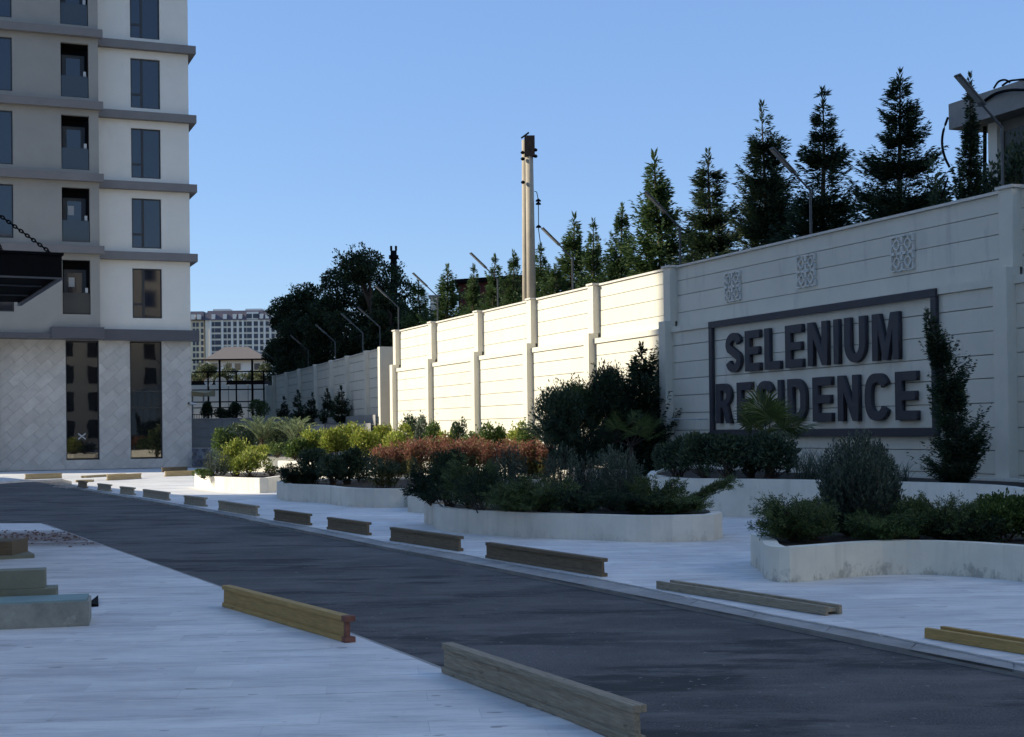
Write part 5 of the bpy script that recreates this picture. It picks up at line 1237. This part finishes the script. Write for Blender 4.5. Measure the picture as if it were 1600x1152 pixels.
for y in (313, 318, 354):
    z = D(841, y, 45).z; mb = MB(); mb.tube([(q.x, 45, z - .04), (q.x, 45, z), (q.x, 45, z + .05)], [.09, .08, .02], 8); mb.build('insulator', M['black'], up_)
u2 = thing('utility_pole', 'dark utility pole rising behind the big dark tree', 'pole', (D(615, 480, 76).x, 76, 4))
a = D(615, 392, 76); mb = MB(); mb.tube([(a.x, 76, 4), (a.x, 76, a.z)], [.22, .17], 10); mb.build('post', M['black'], u2, True)
for dx in (-.13, .13): mb = MB(); mb.tube([(a.x + dx, 76, a.z), (a.x + dx, 76, a.z + .26)], .07, 6); mb.build('insulator', M['black'], u2)
for y in (402, 420): z = D(615, y, 76).z; mb = MB(); mb.tube([(a.x, 76, z - .1), (a.x, 76, z + .1)], .26, 8); mb.build('collar', M['black'], u2)

# grey building upper right
gb = thing('concrete_building', 'grey concrete building with thick roof slab above the wall at upper right', 'building', (10.5, 34, 4.5))
c0 = D(1482, 163, 34.0); GO = Vector((c0.x, c0.y))
def Q(a, b, z): p = GO - WD * a - WN * b; return (p.x, p.y, z)
zt_, zb2 = c0.z, D(1483, 203, 34.0).z
mb = MB(); mb.box(0, 0, zb2, 14, 9, zt_, Q); mb.build('roof_slab', M['concg'], gb)
mb = MB(); mb.box(.85, .6, 4.4, 14, 9, zb2, Q); mb.build('wall', M['concg'], gb)
for k in range(5):
    mb = MB(); a = 1.25 + k * 1.5; mb.box(a, .56, 5.2, a + .95, .599, zb2 - .25, Q); mb.build('window', M['frame'], gb)
for a in (.88, 2.32, 3.9, 5.5): mb = MB(); mb.box(a, .42, 4.4, a + .3, .55, zb2 - .01, Q); mb.build('pilaster', M['white_upper'], gb)
for a in (.45, .75): mb = MB(); mb.tube([Q(a, .6, 4.4), Q(a + .12, .6, zb2)], .045, 6); mb.build('support_post', M['black'], gb)
def cable(label, pts, r_=.02):
    P = [D(*p) for p in pts]; n = 14; out = []
    for k in range(n + 1):
        t = k / n; u = t * (len(P) - 1); i = min(int(u), len(P) - 2); f = u - i
        p0, p1, p2, p3 = P[max(i - 1, 0)], P[i], P[i + 1], P[min(i + 2, len(P) - 1)]
        out.append(.5 * ((2 * p1) + (p2 - p0) * f + (2 * p0 - 5 * p1 + 4 * p2 - p3) * f * f + (3 * p1 - p0 - 3 * p2 + p3) * f ** 3))
    mb = MB(); mb.tube(out, r_, 6); o = mb.build('cable', M['black']); tag(o, label, 'cable', 'cables on the grey building')
cable('black cable looping down from left corner of the grey building roof', [(1481, 184, 33.9), (1474, 205, 33.8), (1472, 225, 33.8), (1476, 245, 33.8), (1484, 262, 33.8)], .03)
cable('black cable arching over the face of the grey roof slab', [(1538, 158, 32.8), (1555, 147, 32.4), (1578, 141, 31.9), (1604, 141, 31.4)], .035)
cable('black cable loop standing on top of the grey roof', [(1553, 138, 32.6), (1560, 128, 32.4), (1570, 125, 32.2), (1578, 129, 32.1)], .025)
cable('second black cable loop on the grey roof, nearer the right edge', [(1566, 134, 32.3), (1577, 127, 32.1), (1590, 125, 31.8), (1600, 124, 31.6)], .025)
cable('thin black wire slanting down left of the narrow juniper', [(1481, 278, 28.0), (1474, 300, 28.0), (1466, 319, 28.0)], .018)

# ------------------------------------------------------------------ timber formwork beams
def beam(label, p0, p1, mat, lying=False, sink=0, endm=None, flip=1):
    a, b = Vector(p0), Vector(p1); d = (b - a); L = d.length; d.normalize()
    if d.x < 0: a, b, d = b, a, -d
    o = thing('formwork_beam', label, 'timber beam', a[:], math.atan2(d.y, d.x), 'timber formwork beams along the road')
    rng = random.Random(int(L * 1000)); sx_ = 0
    def part(nm, mtl, *bx, bev=0):
        mb = MB(); mb.box(*bx); q = mb.build(nm, mtl, bevel=bev)
        if nm != 'painted_end' and nm != 'chip': 
            me = q.data
            for v in me.vertices:
                if abs(v.co.x - bx[0]) < 1e-4: v.co.x += rng.uniform(0, .012)
                elif abs(v.co.x - bx[3]) < 1e-4: v.co.x -= rng.uniform(0, .012)
        q.parent = o; return q
    fl, fw2, hh, wb = .040, .080, .200, .032
    if not lying:
        part('flange', M[mat], rng.uniform(0, .02), 0, .002, L - rng.uniform(0, .02), fw2, fl, bev=.004)
        part('flange', M[mat], rng.uniform(0, .02), 0, hh - fl, L - rng.uniform(0, .02), fw2, hh, bev=.004)
        part('web', M[mat], .02, .014, fl + .0005, L - .02, .014 + wb, hh - fl - .0005)
        if endm:
            part('painted_end', M[endm], L - .07, -.002, .001, L + .003, fw2 + .002, fl + .002); part('painted_end', M[endm], L - .07, -.002, hh - fl - .002, L + .003, fw2 + .002, hh + .002); part('painted_end', M[endm], L - .06, .012, fl + .003, L - .018, .016 + wb, hh - fl - .003)
    else:
        part('flange', M[mat], rng.uniform(0, .03), 0, .002, L - rng.uniform(0, .03), fl, fw2, bev=.004)
        part('flange', M[mat], rng.uniform(0, .03), hh - fl, .002, L - rng.uniform(0, .03), hh, fw2, bev=.004)
        part('web', M[mat], .05, fl + .0005, (fw2 - wb) / 2, L - .05, hh - fl - .0005, (fw2 + wb) / 2)
    return o
beam('weathered grey formwork beam at the near road edge, closest to camera', G(688, 1051), G(993, 1166), 'timber', endm=None)
beam('yellow formwork beam with red-brown painted end at the left road edge', G(346, 948), G(540, 1005), 'timbery', endm='redpaint')
beam('long dark formwork beam standing on the right kerb, nearest upright one', G(757, 872), G(941, 902), 'timberd')
beam('dark formwork beam, second nearest upright on the right kerb', G(608, 845), G(717, 862), 'timberd')
beam('short dark formwork beam, third nearest upright on the right kerb', G(510, 827), G(574, 837), 'timberd')
beam('short brown formwork beam, fourth upright on the right kerb', G(427, 813), G(482, 821.5), 'timberd')
beam('brown formwork beam, fifth upright on the right kerb', G(340, 797), G(400, 807), 'timber')
beam('short brown formwork beam, sixth upright on the right kerb', G(286.5, 788), G(319.5, 792), 'timber')
beam('brown formwork beam, seventh upright on the right kerb', G(222.5, 776.5), G(262, 782.5), 'timber')
beam('short greenish formwork beam, eighth upright on the right kerb', G(186.5, 771.5), G(208, 774), 'timber')
beam('short formwork beam, ninth upright on the right kerb', G(151.5, 766), G(171.5, 768.5), 'timber')
beam('tiny formwork beam at the far tip of the kerb where the road bends', G(121, 761), G(134, 763), 'timberd')
beam('pale sunlit formwork beam at the far left beyond the road', G(39, 749.5), G(98, 747.5), 'timberl')
beam('pale sunlit beam in the middle of the sunlit far paving', G(168, 751), G(222, 748), 'timberl')
beam('short pale sunlit beam at the left of the sunlit far paving', G(122, 754), G(148, 753), 'timberl', True)
beam('long thin pale beam lying near the building foot', G(133, 747), G(197, 743), 'timberl', True)
beam('brown shaded beam at the building corner', G(253, 738), G(294, 736.5), 'timberd')
beam('pale sunlit beam in front of the building corner', G(258, 745), G(306, 743), 'timberl')
beam('grey-brown formwork beam lying on its side on the right paving', G(1023, 920), G(1292, 963), 'timber', True)
beam('yellow formwork beam lying on its side at the right edge', G(1440, 997), G(1700, 1040), 'timbery', True)

# ------------------------------------------------------------------ stone slabs at left
def G0(px, py): return G(px, py)
fz_ = G(139, 978); yb = fz_.y
st_ = thing('stone_slab_stack', 'stack of mottled grey-green stone slabs with teal top at the left edge', 'stone stack', (fz_.x - 1, yb + .4, 0))
def ST(x, y, z, a_=R(14)):
    dx, dy = x - fz_.x, y - yb
    return (fz_.x + dx * math.cos(a_) - dy * math.sin(a_), yb + dx * math.sin(a_) + dy * math.cos(a_), z)
mb = MB(); mb.box(-6.5, yb, 0, fz_.x, yb + .45, .205, ST); mb.build('front_slab', M['slabface'], st_, bevel=.004)
mb = MB(); mb.box(-6.5, yb + .004, .2055, fz_.x - .02, yb + .46, .222, ST); mb.build('teal_sheet', M['slabteal'], st_)
xm = D(118, 915, yb + .6).x; zm = D(118, 915, yb + .6).z; mb = MB(); mb.box(-6.5, yb + .5, 0, xm, yb + .78, zm, ST); mb.build('middle_slab', M['slabolive'], st_, bevel=.004)
xt = D(101, 887, yb + .6).x; zt3 = D(60, 887, yb + .6).z; mb = MB(); mb.box(-6.5, yb + .52, zm + .001, xt, yb + .74, zt3, ST); mb.build('top_slab', M['slabolive'], st_, bevel=.004)
lw = thing('metal_sheet', 'small black pointed metal sheet sticking out right of the slab stack', 'metal sheet', tuple(G(145, 947)))
a = G(139, 949); b = G(154, 948); c = G(139, 943); mb = MB(); mb.hexa([(a.x, a.y, .0), (b.x, b.y, .0), (c.x, c.y + .3, .0)], [(a.x, a.y, .045), (b.x, b.y, .012), (c.x, c.y + .3, .045)]); mb.build('sheet', M['black'], lw)
pb = thing('panel_pile', 'flat grey-brown stone panels lying by the left edge of the paving', 'stone panels', tuple(G(20, 865)))
a, b, c, d_ = G(-60, 845), G(4, 845), G(54, 872), G(-60, 878); mb = MB(); mb.hexa([(p.x, p.y, 0.001) for p in (a, b, c, d_)], [(p.x, p.y, .05) for p in (a, b, c, d_)]); mb.build('panel', M['slabolive'], pb)
a, b = G(-60, 876), G(19, 874); mb = MB(); mb.box(-8.5, b.y, .051, b.x, b.y + .6, .23); mb.build('block', M['timberd'], pb)
for k in range(60):
    pass
# scattered soil clods of the spill
rng = random.Random(11); cl = MB()
for k in range(260):
    px = rng.uniform(-10, 150); py = 838 + rng.gauss(0, 5.5) + (px - 60) * .02
    if py < 829 or py > 856: continue
    edge = 64 + (py - 817) * 2.6
    if px > edge: continue
    q = G(px, py); s_ = rng.uniform(.008, .035); h_ = s_ * rng.uniform(.5, .9)
    P = [(q.x + s_ * math.cos(t_) * rng.uniform(.7, 1.2), q.y + s_ * math.sin(t_) * rng.uniform(.7, 1.2)) for t_ in (0, 1.25, 2.5, 3.8, 5)]
    n0 = len(cl.v); cl.v += [(x, y, .0) for x, y in P] + [(q.x, q.y, h_)]
    for i in range(5): cl.f.append((n0 + i, n0 + (i + 1) % 5, n0 + 5))
o = cl.build('soil_clods', surf('red_soil', (.14, .08, .06), .95, .4, 8, .4)); tag(o, 'reddish soil crumbs spilled over the paving at the left road bend', 'soil', kind='stuff')
